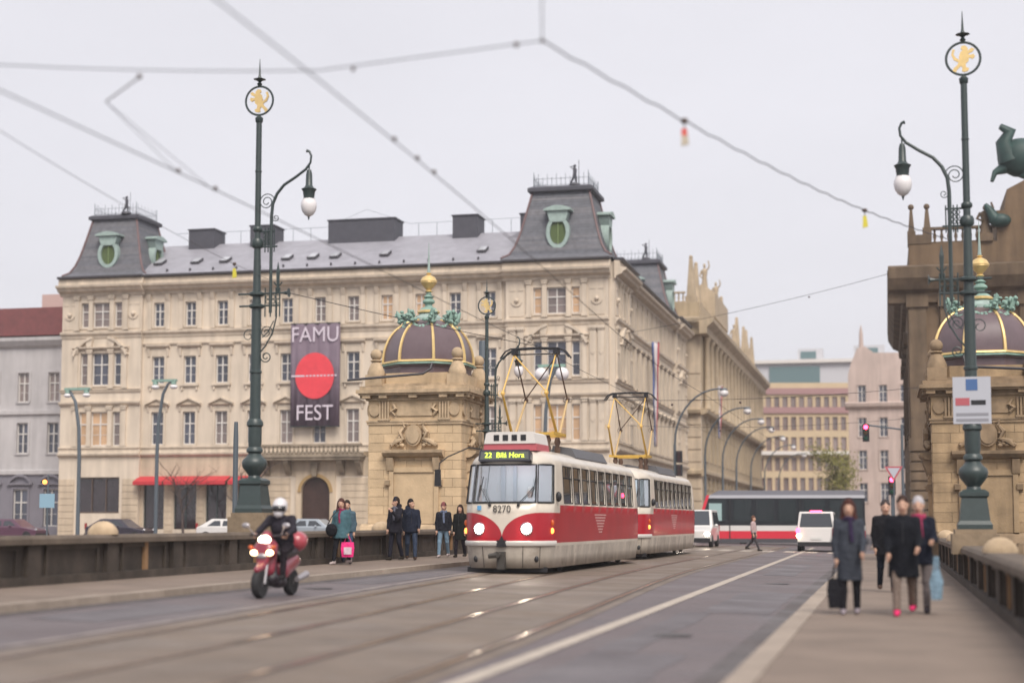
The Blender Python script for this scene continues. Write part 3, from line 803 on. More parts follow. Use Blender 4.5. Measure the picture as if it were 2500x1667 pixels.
tower(-3.9, 3.6, ((0, -1), (1, 0)))
tower(-39.7, 3.3, ((0, -1), (1, 0)), .87, .90)
tower(-3.7, LS - 3.7, ((0, -1), (1, 0)))
# things fixed to the palace
awn_m = M('red_awning', (.48, .035, .045), .6, var=.1)
pos_name = ('leftmost, over the first shop window', 'second from the left', 'third from the left', 'rightmost, next to the lamp post')
for (a, b), nm in zip(shops, pos_name):
    t = thing('shop_awning', 'red sloping shop awning on the palace front, ' + nm, 'awning', (PX, PY, 0), 0, 'red awnings over the shop windows')
    q = MB(); a -= .35; b += .35
    q.add([(a, -.06, 4.98), (b, -.06, 4.98), (b, -1.1, 4.56), (a, -1.1, 4.56), (a, -.06, 5.0), (b, -.06, 5.0), (b, -1.12, 4.58), (a, -1.12, 4.58)], [(0, 3, 2, 1), (4, 5, 6, 7), (0, 1, 5, 4), (1, 2, 6, 5), (2, 3, 7, 6), (3, 0, 4, 7)])
    q.build('canopy', awn_m, t); q = MB(); q.box(a, b, -1.135, -1.115, 4.33, 4.585); q.build('valance', awn_m, t)
    q = MB()
    for x in (a + .1, b - .1): q.tube([(x, -.05, 4.4), (x, -1.08, 4.55)], .02, 5)
    q.build('bracket', iron, t)
# festival banner
bn = thing('banner', 'tall purple FAMU FEST banner with a red disc hanging on the palace front', 'banner', (PX, PY, 0))
cloth = M('banner_cloth', (.155, .115, .15), .75, var=.12, scale=1.2)
q = MB(); x0, x1 = -24.05, -20.2; n = 24; vs = []; fs = []
for i in range(n + 1):
    x = x0 + (x1 - x0) * i / n
    for z in (8.6, 16.25): vs.append((x, -.62 + .05 * math.sin(i * 1.1) + .03 * math.sin(i * 2.3 + z), z))
for i in range(n): fs.append((2 * i, 2 * i + 2, 2 * i + 3, 2 * i + 1))
q.add(vs, fs); cl = q.build('cloth', cloth, bn, 60)
sol = cl.modifiers.new('thickness', 'SOLIDIFY'); sol.thickness = .01
red = M('banner_red', (.72, .055, .075), .7, var=.1); wht = M('banner_white', (.60, .53, .60), .7)
q = MB(); q.prism([(-22.12 + 1.52 * math.cos(2 * PI * i / 40), 12.35 + 1.72 * math.sin(2 * PI * i / 40)) for i in range(40)], -.735, -.725, 'y'); q.build('red_disc', red, bn)
for s, z in (('FAMU', 15.38), ('FEST', 9.55)):
    text_obj('lettering', s, 1.62, wht, bn, (-22.12, -.735, z), (PI / 2, 0, 0), sx=.90)
q = MB(); q.box(-23.95, -22.9, -.747, -.741, 12.28, 12.40)
for i in range(9): q.box(-22.8 + i * .28, -22.62 + i * .28, -.747, -.741, 12.29, 12.40)
q.build('dotted_line', wht, bn)
q = MB()
for z in (16.27, 8.58): q.tube([(-24.1, -.62, z), (-20.15, -.62, z)], .035, 6); q.tube([(-23.6, -.62, z), (-23.6, 0, z)], .02, 5); q.tube([(-20.6, -.62, z), (-20.6, 0, z)], .02, 5)
q.build('hanging_rod', iron, bn)
def flag(label, x, y, z0, z1):
    t = thing('flag', label, 'flag', (x, y, 0), 0)
    q = MB(); q.tube([(-.7, 0, z1 - .1), (.5, 0, z1 + .1)], .03, 6); q.build('staff', white_frame, t)
    for nm, c, a, b in (('blue_stripe', (.07, .11, .28), -.38, -.08), ('white_stripe', (.6, .56, .58), -.08, .38), ('red_stripe', (.42, .07, .10), .38, .62)):
        q = MB(); vs = []; fs = []; n = 14
        for i in range(n + 1):
            z = z0 + (z1 - z0) * i / n; k = .35 + .65 * i / n
            for u in (a, b): vs.append((u * k * .62, .12 * math.sin(i * .9 + u * 4), z))
        for i in range(n): fs.append((2 * i, 2 * i + 1, 2 * i + 3, 2 * i + 2))
        q.add(vs, fs); o = q.build(nm, M(nm + '_cloth', c, .75), t, 60); o.modifiers.new('thickness', 'SOLIDIFY').thickness = .008
flag('long drooping blue, white and red flag on the cream palace street front', -18.2, 128.0, 7.6, 16.1)
flag('drooping blue, white and red flag on the ochre columned building', -16.9, 166, 10.2, 15.6)

# ================================================================== OTHER BUILDINGS
# --- ochre columned building further up the street (faces +X and -Y)
ochre = M('ochre_sandstone', (.42, .33, .22), .88, var=.12, scale=.6, streak=.2)
ochre_trim = M('ochre_trim', (.44, .35, .245), .88, var=.15, scale=.8, streak=.25)
aca = thing('columned_building', 'ochre columned building with roof obelisks and statues, beyond the cream palace', 'building', (-17.5, 155.0, 0))
LA = 76.0
bays_a = [4.5 + 4.1 * k for k in range(17)]
hs = []
for u in bays_a: hs += [(u - .75, u + .75, 14.6, 18.6), (u - .75, u + .75, 7.6, 11.4), (u - .8, u + .8, 1.4, 4.8)]
put('wall', merge_mesh('wall', wall_mesh(0, LA, 0, 21.6, hs, .35), ochre), aca, R0, RS)
put('wall', merge_mesh('wall', wall_mesh(-22, -.01, 0, 21.6, []), M('pale_gable_wall', (.55, .45, .34), .88, var=.1, scale=.6, streak=.2)), aca)
for u in bays_a:
    window(aca, u, 14.6, 1.5, 4.0, sill=1, hood='round', glass=pane_brown, rz=RS, trim=ochre_trim)
    window(aca, u, 7.6, 1.5, 3.8, sill=1, hood='pediment', glass=pane_dark, rz=RS, trim=ochre_trim)
    window(aca, u, 1.4, 1.6, 3.4, sill=1, glass=pane_dark, rz=RS, trim=ochre_trim)
for k in range(18):
    u = 2.45 + 4.1 * k
    for du in (-.45, .45):
        q = MB(); q.lathe([(.34, 12.6), (.34, 12.8), (.26, 12.9), (.25, 16), (.22, 19.3), (.34, 19.45), (.36, 19.75)], (u + du, -.35, 0), 10); q.build('column', ochre_trim, aca, 40, R0, RS)
    q = MB()
    for j in range(10): q.box(u - .9, u + .9, -.14, .02, .4 + j * .6, .4 + j * .6 + .5)
    q.build('rusticated_pier', ochre, aca, None, R0, RS)
for pr in ([(-.02, 5.9), (.5, 6.2), (.5, 6.5), (-.02, 6.7)], [(-.02, 11.9), (.6, 12.1), (.7, 12.4), (-.02, 12.6)], [(-.02, 19.76), (.7, 19.78), (.75, 20.4), (1.35, 20.9), (1.4, 21.3), (-.02, 21.6)]):
    profile('cornice', pr, -1.2 if pr[0][1] > 19 else -.3, LA, aca, ochre_trim, R0, RS)
    mb = MB(); mb.prism([(-o, z) for o, z in pr], -22, -.02); mb.build('cornice', ochre_trim, aca)
# bands on the pale end wall
for z in (1.2, 2.4, 3.6, 4.8, 7.4, 8.6, 9.8, 11.0, 13.4, 16.0):
    q = MB(); q.box(-22, -.06, -.08, .02, z, z + .9); q.build('stone_course', M('pale_gable_wall', ()), aca)
q = MB(); q.box(-14, -.05, 0, LA, 21.55, 23.0); q.build('attic', ochre, aca)
def balustrade(parent, u0, u1, z0, rz, org, mat, front=0.0, step=.42):
    q = MB(); q.box(u0, u1, front - .16, front + .16, z0, z0 + .15); q.box(u0, u1, front - .17, front + .17, z0 + .95, z0 + 1.12); q.build('balustrade_rail', mat, parent, None, org, rz)
    bm = MB(); bm.lathe([(.10, .152), (.06, .25), (.12, .5), (.06, .8), (.10, .948)], (0, 0, 0), 8); me = bm.mesh('baluster', mat, 50)
    c, s = math.cos(rz), math.sin(rz); n = int((u1 - u0) / step)
    for i in range(n):
        u = u0 + (i + .5) * (u1 - u0) / n
        put('baluster', me, parent, (org[0] + u * c - front * s, org[1] + u * s + front * c, org[2] + z0), rz)
balustrade(aca, -8, -1.5, 23.0, 0, R0, ochre_trim, .3)
def statue(parent, x, y, z, h, mat, lean=0.0):
    q = MB(); q.box(x - .45, x + .45, y - .45, y + .45, z, z + .5)
    k = h
    q.lathe([(.42, .5), (.36, .5 + .1 * k), (.30, .5 + .3 * k), (.24, .5 + .5 * k), (.33, .5 + .66 * k), (.30, .5 + .76 * k), (.10, .5 + .82 * k)], (x, y, z), 9, 0, 1, .8)
    q.ball((x + lean, y, z + .5 + .91 * k), (.14, .16, .09 * k), 8, 6)
    q.tube([(x - .28, y, z + .5 + .75 * k), (x - .5, y, z + .5 + .55 * k), (x - .2, y - .2, z + .5 + .45 * k)], [.1, .09, .07], 6)
    q.tube([(x + .28, y, z + .5 + .75 * k), (x + .52, y, z + .5 + .9 * k), (x + .4, y, z + .5 + 1.1 * k)], [.1, .08, .06], 6)
    return q.build('statue', mat, parent, 60)
def obelisk(parent, x, y, z, h, mat, w=.42):
    q = MB(); q.box(x - w * 1.3, x + w * 1.3, y - w * 1.3, y + w * 1.3, z, z + .8); q.box(x - w, x + w, y - w, y + w, z + .8, z + h, w * .6, w * .6); q.ball((x, y, z + h + .12), .2, 8, 6)
    return q.build('obelisk', mat, parent, 30)
for x, y in ((-1.0, 1.0), (-1.0, 5.2), (-1.0, 30.5), (-1.0, 50), (-1.0, 60), (-1.0, 64), (-1.0, 73)): obelisk(aca, x, y, 22.9, 4.6, ochre_trim)
q = MB(); q.box(-2.6, .2, 12, 26, 22.99, 25.6); q.prism([(-2.6, 25.6), (.2, 25.6), (-1.2, 26.6)], 12, 26, 'y'); q.build('attic_block', ochre_trim, aca)
for y, h in ((13.0, 2.9), (24.5, 2.6), (46, 3.0), (67, 2.8)): statue(aca, -1.0, y, 25.5 if y < 30 else 22.9, h, ochre_trim)

# --- white house with a red roof at the left edge
wh = thing('white_house', 'pale house with a dark red roof and grey ground floor at the left edge', 'building', (-64.4, 117.5, 0))
lil = M('pale_plaster', (.47, .45, .455), .85, var=.08, scale=.6, streak=.15); grey_fl = M('grey_plaster', (.19, .18, .21), .8, var=.12, scale=.7)
hs = []; wb = [-1.6 - 2.75 * k for k in range(7)]
for u in wb: hs += [(u - .5, u + .5, 11.3, 13.7), (u - .5, u + .5, 7.1, 9.6)]
put('wall', merge_mesh('wall', wall_mesh(-20, .0, 5.6, 16.6, hs), lil), wh)
hs = [(u - .65, u + .65, 1.2, 4.2) for u in wb]
put('wall', merge_mesh('wall', wall_mesh(-20, .0, 0, 5.6, hs, front=-.06), grey_fl), wh)
for u in wb:
    window(wh, u, 11.3, 1.0, 2.4, sill=1, glass=pane_brown, trim=lil)
    window(wh, u, 7.1, 1.0, 2.5, sill=1, glass=pane_dark, trim=lil)
    window(wh, u, 1.2, 1.3, 3.0, sill=False, hood='round', glass=pane_dark, trim=grey_fl, front=-.06)
for pr in ([(-.02, 15.7), (.3, 15.9), (.6, 16.3), (.6, 16.6), (-.02, 16.7)], [(-.02, 10.2), (.2, 10.3), (.2, 10.6), (-.02, 10.65)], [(.0, 5.3), (.25, 5.4), (.25, 5.7), (-.02, 5.8)]): profile('cornice', pr, -20, .0, wh, lil, R0, 0)
q = MB(); q.prism([(-.7, 16.7), (.2, 19.1), (9, 19.4), (10, 16.7)], -20, .1); rf = q.build('roof', M('red_tiles', (.13, .035, .035), .7, var=.2, scale=2), wh)
q = MB(); q.box(-4.6, -2.2, 3, 4.2, 19.1, 20.6); q.build('chimney', M('pale_brick', (.5, .36, .33), .85), rf)
q = MB(); q.tube([(-.15, -.2, 5), (-.15, -.2, 16)], .08, 6); q.build('downpipe', iron_plain, wh)

# --- far buildings closing the street
yel = M('yellow_render', (.52, .41, .27), .85, var=.08, scale=.4); rose = M('rose_band', (.33, .19, .19), .7)
yb = thing('yellow_office_block', 'yellow office block with rows of windows and dark red bands at the street end', 'building', (-21.0, 262, 0))
hs = []
for k in range(12):
    for j in range(6): hs.append((.6 + k * 1.35, 1.45 + k * 1.35, 3.2 + j * 3.3, 5.4 + j * 3.3))
put('wall', merge_mesh('wall', wall_mesh(0, 16.5, 0, 24.2, hs, .3), yel), yb, R0, math.radians(12))
red_frame = M('brown_red_frame', (.22, .08, .09), .5)
for k in range(12):
    for j in range(6): window(yb, 1.025 + k * 1.35, 3.2 + j * 3.3, .85, 2.2, kind='s', sill=False, glass=pane_brown, trim=yel, frame_mat=red_frame, rz=math.radians(12), cols=1)
for z in (22.3, 19.2): fbox('band', 0, 16.5, .3, z, z + 1.0, yb, rose, R0, math.radians(12))
for z in (12.4, 5.6): fbox('cornice', 0, 17.2, .9, z, z + .6, yb, white_frame, R0, math.radians(12))
gb = thing('glass_top_building', 'pale modern building with a long glass top floor behind the yellow block', 'building', (-24, 292, 0))
modern = M('pale_cladding', (.50, .50, .53), .6)
q = MB(); q.box(0, 26, 0, 12, 0, 30.2); q.build('wall', modern, gb)
q = MB(); q.box(3.5, 12.5, -.25, .05, 26.6, 29.6); q.build('glass_front', M('teal_glass', (.10, .17, .18), .1, spec=.9), gb)
q = MB(); q.prism([(-.8, 30.2), (12, 30.2), (12, 30.8), (-.8, 30.8)], -1, 27); q.build('roof', white_frame, gb)
for x0, x1, z1 in ((8.5, 13, 33.0), (18.5, 24, 33.4)):
    q = MB(); q.box(x0, x1, 2, 6, 30.8, z1); r = q.build('roof_house', modern, gb); q = MB(); q.box(x0 + .5, x1 - 1.2, 1.9, 2.02, 31.2, z1 - .5); q.build('glass', M('teal_glass', ()), r)
pb = thing('pale_corner_house', 'pale pinkish corner house with a gable spike, right of the yellow block', 'building', (-4.6, 205, 0))
pinkp = M('pinkish_plaster', (.50, .40, .36), .85, var=.08, scale=.4, streak=.15)
hs = []
for k in range(4):
    for j in range(4): hs.append((1.2 + k * 2.6, 2.2 + k * 2.6, 4 + j * 4.1, 6.4 + j * 4.1))
put('wall', merge_mesh('wall', wall_mesh(0, 12, 0, 20.0, hs, .3), pinkp), pb)
for k in range(4):
    for j in range(4): window(pb, 1.7 + k * 2.6, 4 + j * 4.1, 1.0, 2.4, glass=pane_dark, trim=pinkp)
put('wall', merge_mesh('wall', wall_mesh(-30, 0, 0, 20.0, [], .3), pinkp), pb, R0, -RS)
profile('cornice', [(-.02, 15.6), (.5, 16.0), (.6, 16.4), (-.02, 16.6)], -.4, 12, pb, pinkp, R0, 0)
q = MB(); q.prism([(0, 20.0), (12, 20.0), (12, 22.6), (3.2, 22.8), (2.2, 23.6), (1.2, 23.4), (.4, 21.5)], 0, 6, 'y'); q.build('gable', pinkp, pb)
q = MB(); q.lathe([(.3, 23.4), (.22, 25.4), (.05, 26.4)], (1.7, .6, 0), 8); q.build('spike', pinkp, pb)
# --- the big dark theatre building on the right (faces -Y and -X)
th_m = M('brown_sandstone', (.165, .11, .066), .9, var=.2, scale=.5, streak=.3, bump=.2, bscale=6); th_t = M('brown_sandstone_trim', (.14, .098, .063), .9, var=.25, scale=.7, streak=.35)
th = thing('theatre_building', 'dark brown stone building with heavy cornice, balustrade and bronze figures, behind the right lamp', 'building', (1.5, 106, 0))
hs = [(u - .9, u + .9, 7.5, 13.0) for u in (5, 10, 15, 20)] + [(u - 1, u + 1, .2, 5.0) for u in (5, 10, 15, 20)]
put('wall', merge_mesh('wall', wall_mesh(0, 26, 0, 18, hs, .6), th_m), th)
for u in (5, 10, 15, 20):
    window(th, u, 7.5, 1.8, 5.5, hood='round', glass=pane_dark, trim=th_t); window(th, u, .2, 2.0, 4.8, sill=False, glass=pane_dark, trim=th_t)
hs = [(u - .9, u + .9, 7.5, 13.0) for u in (-5, -11, -17, -23, -29)]
put('wall', merge_mesh('wall', wall_mesh(-36, 0, 0, 18, hs, .6), th_m), th, R0, -RS)
for u in (-5, -11, -17, -23, -29): window(th, u, 7.5, 1.8, 5.5, hood='round', glass=pane_dark, trim=th_t, rz=-RS)
for x in (.6, 2.6, 7.5, 12.5, 17.5, 22.5):
    q = MB(); q.box(x - .55, x + .55, -.3, .02, .2, 15.4); q.box(x - .7, x + .7, -.45, .02, 15.4, 16.3); q.box(x - .7, x + .7, -.45, .02, 6.1, 6.9); q.build('pilaster', th_t, th)
    q = MB()
    for j in range(9): q.box(x - .66, x + .66, -.42, -.302, .5 + j * .62, .5 + j * .62 + .5)
    q.build('rustication', th_t, th)
CT = [(-.02, 15.6), (.3, 15.7), (.35, 16.3), (.8, 16.5), (1.2, 17.2), (1.25, 17.9), (-.02, 18.2)]
profile('cornice', CT, -1.2, 26, th, th_t, R0, 0); profile('cornice', CT, -36, .02, th, th_t, R0, -RS)
q = MB(); q.box(.15, 26, .15, 36, 18.0, 19.6); q.build('attic', th_m, th)
balustrade(th, 1.6, 5.6, 19.6, 0, R0, th_t, .6); q = MB(); q.box(.1, 1.6, .1, 1.6, 19.6, 20.2); q.build('pedestal', th_t, th)
obelisk(th, .35, .6, 19.7, 2.3, th_t, .20); obelisk(th, 1.35, .6, 19.9, 2.1, th_t, .22)
q = MB(); q.box(5.7, 26, .2, 8, 19.61, 21.6); q.prism([(6.2, 21.6), (26, 21.6), (26, 24.2), (8.4, 24.2), (7.4, 23.5), (6.4, 23.0)], .4, 7, 'y'); q.build('attic_block', th_m, th)
statue(th, 5.0, .4, 19.6, 1.9, th_t)
bronze = M('green_bronze', (.018, .05, .045), .55, var=.3, scale=2)
q = MB(); q.ball((7.40, 1.2, 25.20), (1.5, 1.0, 1.3), 12, 8); q.tube([(6.70, 1.0, 25.00), (6.30, .8, 26.20), (6.70, .8, 26.90), (6.10, .6, 27.20)], [.8, .5, .42, .2], 8); q.tube([(6.30, 1, 24.50), (5.70, .8, 24.20), (5.50, .6, 23.60)], [.4, .2, .12], 7); q.tube([(7.70, 1, 24.40), (7.50, 1, 23.80)], [.5, .3], 7)
q.build('bronze_group', bronze, th, 60)
q = MB(); q.ball((5.9, .0, 20.9), (.7, .45, .45), 10, 7); q.tube([(5.6, .0, 21), (5.2, .0, 21.7), (5.0, .0, 22.0)], [.4, .25, .12], 7); q.build('bronze_figure', bronze, th, 60)

# --- trees
def tree(name, label, loc, h, leafy, seed):
    rnd = random.Random(seed); t = thing(name, label, 'tree', loc)
    q = MB(); tips = []
    def limb(p, d, L, r, lev):
        pts = [p]; c = p.copy(); dd = d.copy()
        for i in range(4):
            dd = (dd + Vector((rnd.uniform(-.25, .25), rnd.uniform(-.25, .25), rnd.uniform(-.05, .2)))).normalized(); c = c + dd * L / 4; pts.append(c.copy())
        q.tube(pts, [r * (1 - .17 * i) for i in range(5)], 5 if lev else 7)
        if lev < 3:
            for i in range(4 if lev else 6):
                b = pts[1 + (i % 4)] if lev else pts[2 + i % 3]
                a = rnd.uniform(0, 2 * PI)
                limb(b.copy(), (dd * .7 + Vector((math.cos(a), math.sin(a), rnd.uniform(.1, .6)))).normalized(), L * rnd.uniform(.45, .65), r * .5, lev + 1)
        else: tips.append(c.copy())
    limb(Vector((0, 0, 0)), Vector((0, 0, 1)), h * .6, h * .018, 0)
    q.build('trunk', M('bark', (.07, .05, .045), .9, var=.2), t)
    if leafy:
        q = MB()
        for p in tips:
            for _ in range(26):
                c = p + Vector([rnd.gauss(0, h * .055) for _ in range(3)]); s = h * .016
                a = Vector([rnd.uniform(-1, 1) for _ in range(3)]).normalized() * s; b = a.orthogonal().normalized() * s
                q.add([c - a, c + b * .6, c + a, c - b * .6], [(0, 1, 2, 3)])
        q.build('crown', M('autumn_leaf', (.16, .15, .035), .8, var=.4, scale=1.5), t)
tree('bare_tree', 'small bare winter tree in front of the red awnings', (-50.2, 108.5, .3), 6.2, False, 3)
tree('bare_tree', 'small bare winter tree between the banner and the arched door', (-45.6, 108, .3), 6.0, False, 5)
tree('street_tree', 'yellow green leafy tree at the far end of the street', (-5.2, 185, .1), 9.5, True, 8)

# ================================================================== DOMED TOLL HOUSES
def toll_house(label, cx, cy, z0, side, sandstone, sandstone_trim):
    """square stone kiosk, 3.7 m wide; side +1: its +X wall faces the road, -1: the -X wall does"""
    t = thing('toll_house', label, 'kiosk', (cx, cy, z0))
    W = 1.87
    q = MB(); q.box(-W + .03, W - .03, -W + .03, W - .03, 0, 6.4); q.build('core', sand_joint, t)
    q = MB(); q.prism([(-W - .28, 0), (-W - .28, .62), (-W - .16, .95), (-W - .02, 1.05), (W + .02, 1.05), (W + .16, .95), (W + .28, .62), (W + .28, 0)], -W - .28, W + .28)
    q.build('plinth', sandstone_trim, t)
    # ashlar blocks in courses, front and both sides
    H = .350; bm = {}
    def block(w, depth=.10):
        k = round(w, 3)
        if k not in bm:
            b = MB(); e = .006; b.box(e, w - e, -.0, depth, e, H - e); me = b.mesh('stone_block', sandstone); bm[k] = me
        return bm[k]
    for face, rz in (('front', 0), ('right', RS), ('left', -RS)):
        for j in range(11):
            z = 1.06 + j * H
            off = .0 if j % 2 else .31
            us = [-W] + [x for x in [-W + off + .62 * k for k in range(1, 7)] if x < W - .12] + [W]
            for a, b in zip(us[:-1], us[1:]):
                if b - a < .05: continue
                pr = random.uniform(-.006, .006)
                d = W + .02 + pr
                c, s = math.cos(rz), math.sin(rz)
                put('stone_block', block(b - a), t, (a * c + d * s, a * s - d * c, z), rz)
    Z = 1.06 + 11 * H                                        # 5.185
    def faces(fn, name, mat, smooth=None):
        for rz in (0, RS, -RS):
            q = MB(); fn(q); q.build(name, mat, t, smooth, (0, 0, 0), rz)
    F = -W - .02
    # walled-up doorway with a ledge on consoles and a crest above
    def panel(q):
        q.prism([(-1.0, 1.06), (-.82, 1.06), (-.82, 3.05), (.82, 3.05), (.82, 1.06), (1.0, 1.06), (1.0, 3.25), (-1.0, 3.25)], F - .10, F, 'y')
        q.box(-.815, .815, F - .035, F, 1.06, 3.045)
    faces(panel, 'blind_door', sandstone)
    def ledge(q):
        q.prism([(F, 3.62), (F - .22, 3.66), (F - .40, 3.80), (F - .42, 3.90), (F, 3.93)], -1.22, 1.22)
        for x in (-.93, .93): q.prism([(F, 3.06), (F - .14, 3.12), (F - .30, 3.615), (F, 3.615)], x - .13, x + .13)
        for x in (-1.05, 1.05): q.prism([(F, 2.5), (F - .16, 2.56), (F - .2, 2.74), (F, 2.78)], x - .1, x + .1)
    faces(ledge, 'door_ledge', sandstone_trim)
    def crest(q):
        n = 18; A = [(.33 * math.cos(2 * PI * i / n), 4.48 + .42 * math.sin(2 * PI * i / n)) for i in range(n)]
        q.prism(A, F - .2, F, 'y'); q.prism([(p[0] * .78, 4.48 + (p[1] - 4.48) * .78) for p in A], F - .25, F - .201, 'y')
        r = random.Random(4)
        for s in (-1, 1):
            pts = [(s * .35, F - .12, 4.85), (s * .55, F - .16, 4.6), (s * .42, F - .14, 4.35), (s * .7, F - .16, 4.25), (s * .9, F - .1, 4.08)]
            q.tube(pts, [.05, .09, .08, .1, .05], 6)
            for k in range(15):
                x = s * r.uniform(.4, .95); z = 4.02 + (1 - abs(x)) * .9 * r.random() + .05
                q.ball((x, F - .1 + r.uniform(-.04, .04), z), (r.uniform(.05, .1), .08, r.uniform(.05, .1)), 6, 4)
            q.tube([(s * .2, F - .14, 4.9), (s * .42, F - .16, 4.96), (s * .36, F - .16, 4.78)], .045, 5)
    faces(crest, 'crest', sandstone_trim, 60)
    # architrave, frieze with discs and fluted blocks
    q = MB(); w = W + .07
    q.box(-w, w, -w, w, Z + .002, Z + .10); q.box(-w - .03, w + .03, -w - .03, w + .03, Z + .102, Z + .17); q.build('architrave', sandstone_trim, t)
    q = MB(); q.box(-W - .02, W + .02, -W - .02, W + .02, Z + .172, Z + .95); q.build('frieze', sandstone, t)
    def frieze(q):
        for x in (-1.62, 1.62): q.prism([(x + .21 * math.cos(2 * PI * i / 20), Z + .58 + .25 * math.sin(2 * PI * i / 20)) for i in range(20)], F - .07, F, 'y')
        for x in (-1.22, 1.22):
            for k in range(4): q.box(x - .21 + k * .115, x - .14 + k * .115, F - .10, F, Z + .25, Z + .9)
            q.box(x - .25, x + .25, F - .12, F, Z + .172, Z + .245)
            for k in range(4): q.ball((x - .17 + k * .115, F - .07, Z + .14), .035, 5, 4)
        q.prism([(-.72, Z + .34), (.72, Z + .34), (.72, Z + .82), (-.72, Z + .82)], F - .05, F, 'y')
        for s in (-1, 1): q.tube([(s * .86, F - .05, Z + .8), (s * .74, F - .08, Z + .62), (s * .92, F - .08, Z + .52), (s * .78, F - .06, Z + .36)], [.05, .08, .08, .05], 6)
    faces(frieze, 'frieze_ornament', sandstone_trim, 50)
    # heavy cornice with modillions
    q = MB()
    for w0, z0_, z1_ in ((W + .10, .952, 1.03), (W + .34, 1.15, 1.22), (W + .42, 1.222, 1.36), (W + .30, 1.362, 1.50), (W + .02, 1.502, 1.62)):
        q.box(-w0, w0, -w0, w0, Z + z0_, Z + z1_)
    q.box(-W - .06, W + .06, -W - .06, W + .06, Z + 1.031, Z + 1.149)
    q.build('cornice', sandstone_trim, t)
    def mod(q):
        for x in (-1.9, -1.22, 0, 1.22, 1.9): q.box(x - .16, x + .16, -W - .32, -W - .061, Z + 1.035, Z + 1.148)
    faces(mod, 'modillions', sandstone_trim)
    A = Z + 1.62                                             # roof deck, about 6.8
    q = MB(); w = 1.72; q.prism([(-w, -w + .5), (-w + .5, -w), (w - .5, -w), (w, -w + .5), (w, w - .5), (w - .5, w), (-w + .5, w), (-w, w - .5)], A, A + .42, 'z'); q.build('drum_base', sandstone, t)
    for sx in (-1, 1):
        for sy in (-1, 1):
            q = MB(); q.box(sx * 1.66 - .34, sx * 1.66 + .34, sy * 1.66 - .34, sy * 1.66 + .34, A - .1, A + .35); q.lathe([(.36, .35), (.36, .48), (.22, .80), (.15, .88)], (sx * 1.66, sy * 1.66, A), 10)
            q.lathe([(.20, .88), (.24, .92), (.20, .96)], (sx * 1.66, sy * 1.66, A), 10); q.ball((sx * 1.66, sy * 1.66, A + 1.16), .235, 14, 9); q.build('ball_finial', sandstone_trim, t, 40)
    D = A + .42; n8 = PI / 8; k8 = 1 / math.cos(n8)
    q = MB(); q.lathe([(1.62 * k8, 0), (1.62 * k8, .26), (1.70 * k8, .30), (1.70 * k8, .34)], (0, 0, D), 8, n8); q.build('dome_drum', dome_copper, t)
    q = MB(); q.lathe([(1.66 * k8, .342), (1.80 * k8, .36), (1.80 * k8, .40), (1.70 * k8, .44)], (0, 0, D), 8, n8); q.build('green_band', verdigris, t)
    q = MB(); q.lathe([(1.72 * k8, .442), (1.76 * k8, .46), (1.74 * k8, .52), (1.66 * k8, .55)], (0, 0, D), 8, n8); q.build('gilded_band', gold, t)
    prof = []
    for i in range(13):
        a = math.radians(90) * i / 12
        prof.append((1.67 * math.cos(a) ** .82 if i < 12 else .02, .52 + 1.78 * math.sin(a)))
    prof = [p for p in prof if p[0] > .38]
    for i in range(8):                                       # sheet metal segments of the dome and the gilded ribs between them
        a0, a1 = n8 + i * PI / 4, n8 + (i + 1) * PI / 4
        q = MB(); vs = []; fs = []
        for r, z in prof:
            for a in (a0, a1): vs.append((r * k8 * math.cos(a), r * k8 * math.sin(a), D + z))
        for j in range(len(prof) - 1): fs.append((2 * j, 2 * j + 1, 2 * j + 3, 2 * j + 2))
        q.add(vs, fs); q.build('dome_segment', dome_copper, t, 40)
        q = MB(); pts = [((r * k8 + .02) * math.cos(a0), (r * k8 + .02) * math.sin(a0), D + z) for r, z in prof]
        q.tube(pts, [.066 - .022 * j / len(pts) for j in range(len(pts))], 6); q.build('dome_rib', gold, t, 50)
    T = D + prof[-1][1]
    r = random.Random(11)                                     # laurel swags round the crown of the dome
    for i in range(8):
        a0, a1 = n8 + i * PI / 4, n8 + (i + 1) * PI / 4
        q = MB()
        for k in range(9):
            f = k / 8; a = a0 + (a1 - a0) * f; z = T - .20 - .16 * math.sin(PI * f); rr = .98 + .10 * math.sin(PI * f)
            for _ in range(3): q.ball((rr * math.cos(a) + r.uniform(-.05, .05), rr * math.sin(a) + r.uniform(-.05, .05), z + r.uniform(-.05, .05)), (.075, .075, .06), 6, 4)
        q.build('laurel_swag', verdigris, t)
        q = MB(); x, y = 1.08 * math.cos(a0), 1.08 * math.sin(a0)
        for _ in range(26): q.ball((x + r.gauss(0, .10), y + r.gauss(0, .10), T + .06 + r.gauss(0, .15)), (r.uniform(.05, .11), r.uniform(.05, .11), r.uniform(.05, .10)), 6, 4)
        q.tube([(x, y, T - .1), (x * 1.12, y * 1.12, T + .2), (x * 1.2, y * 1.2, T + .38)], [.12, .1, .03], 6); q.build('laurel_boss', verdigris, t, 60)
        q = MB(); q.ball((1.22 * math.cos(a0), 1.22 * math.sin(a0), T - .34), (.07, .07, .09), 6, 5); q.build('gilt_tassel', gold, t, 60)
    q = MB(); q.lathe([(.62, -0.03225), (.60, 0.09675), (.52, 0.1419), (.40, 0.258), (.36, 0.3096)], (0, 0, T), 12); q.build('lantern_base', verdi_lite, t, 30)
    q = MB(); q.lathe([(.42, 0.3109), (.46, 0.3354), (.46, 0.387), (.40, 0.4257)], (0, 0, T), 12); q.build('gilded_ring', gold, t, 30)
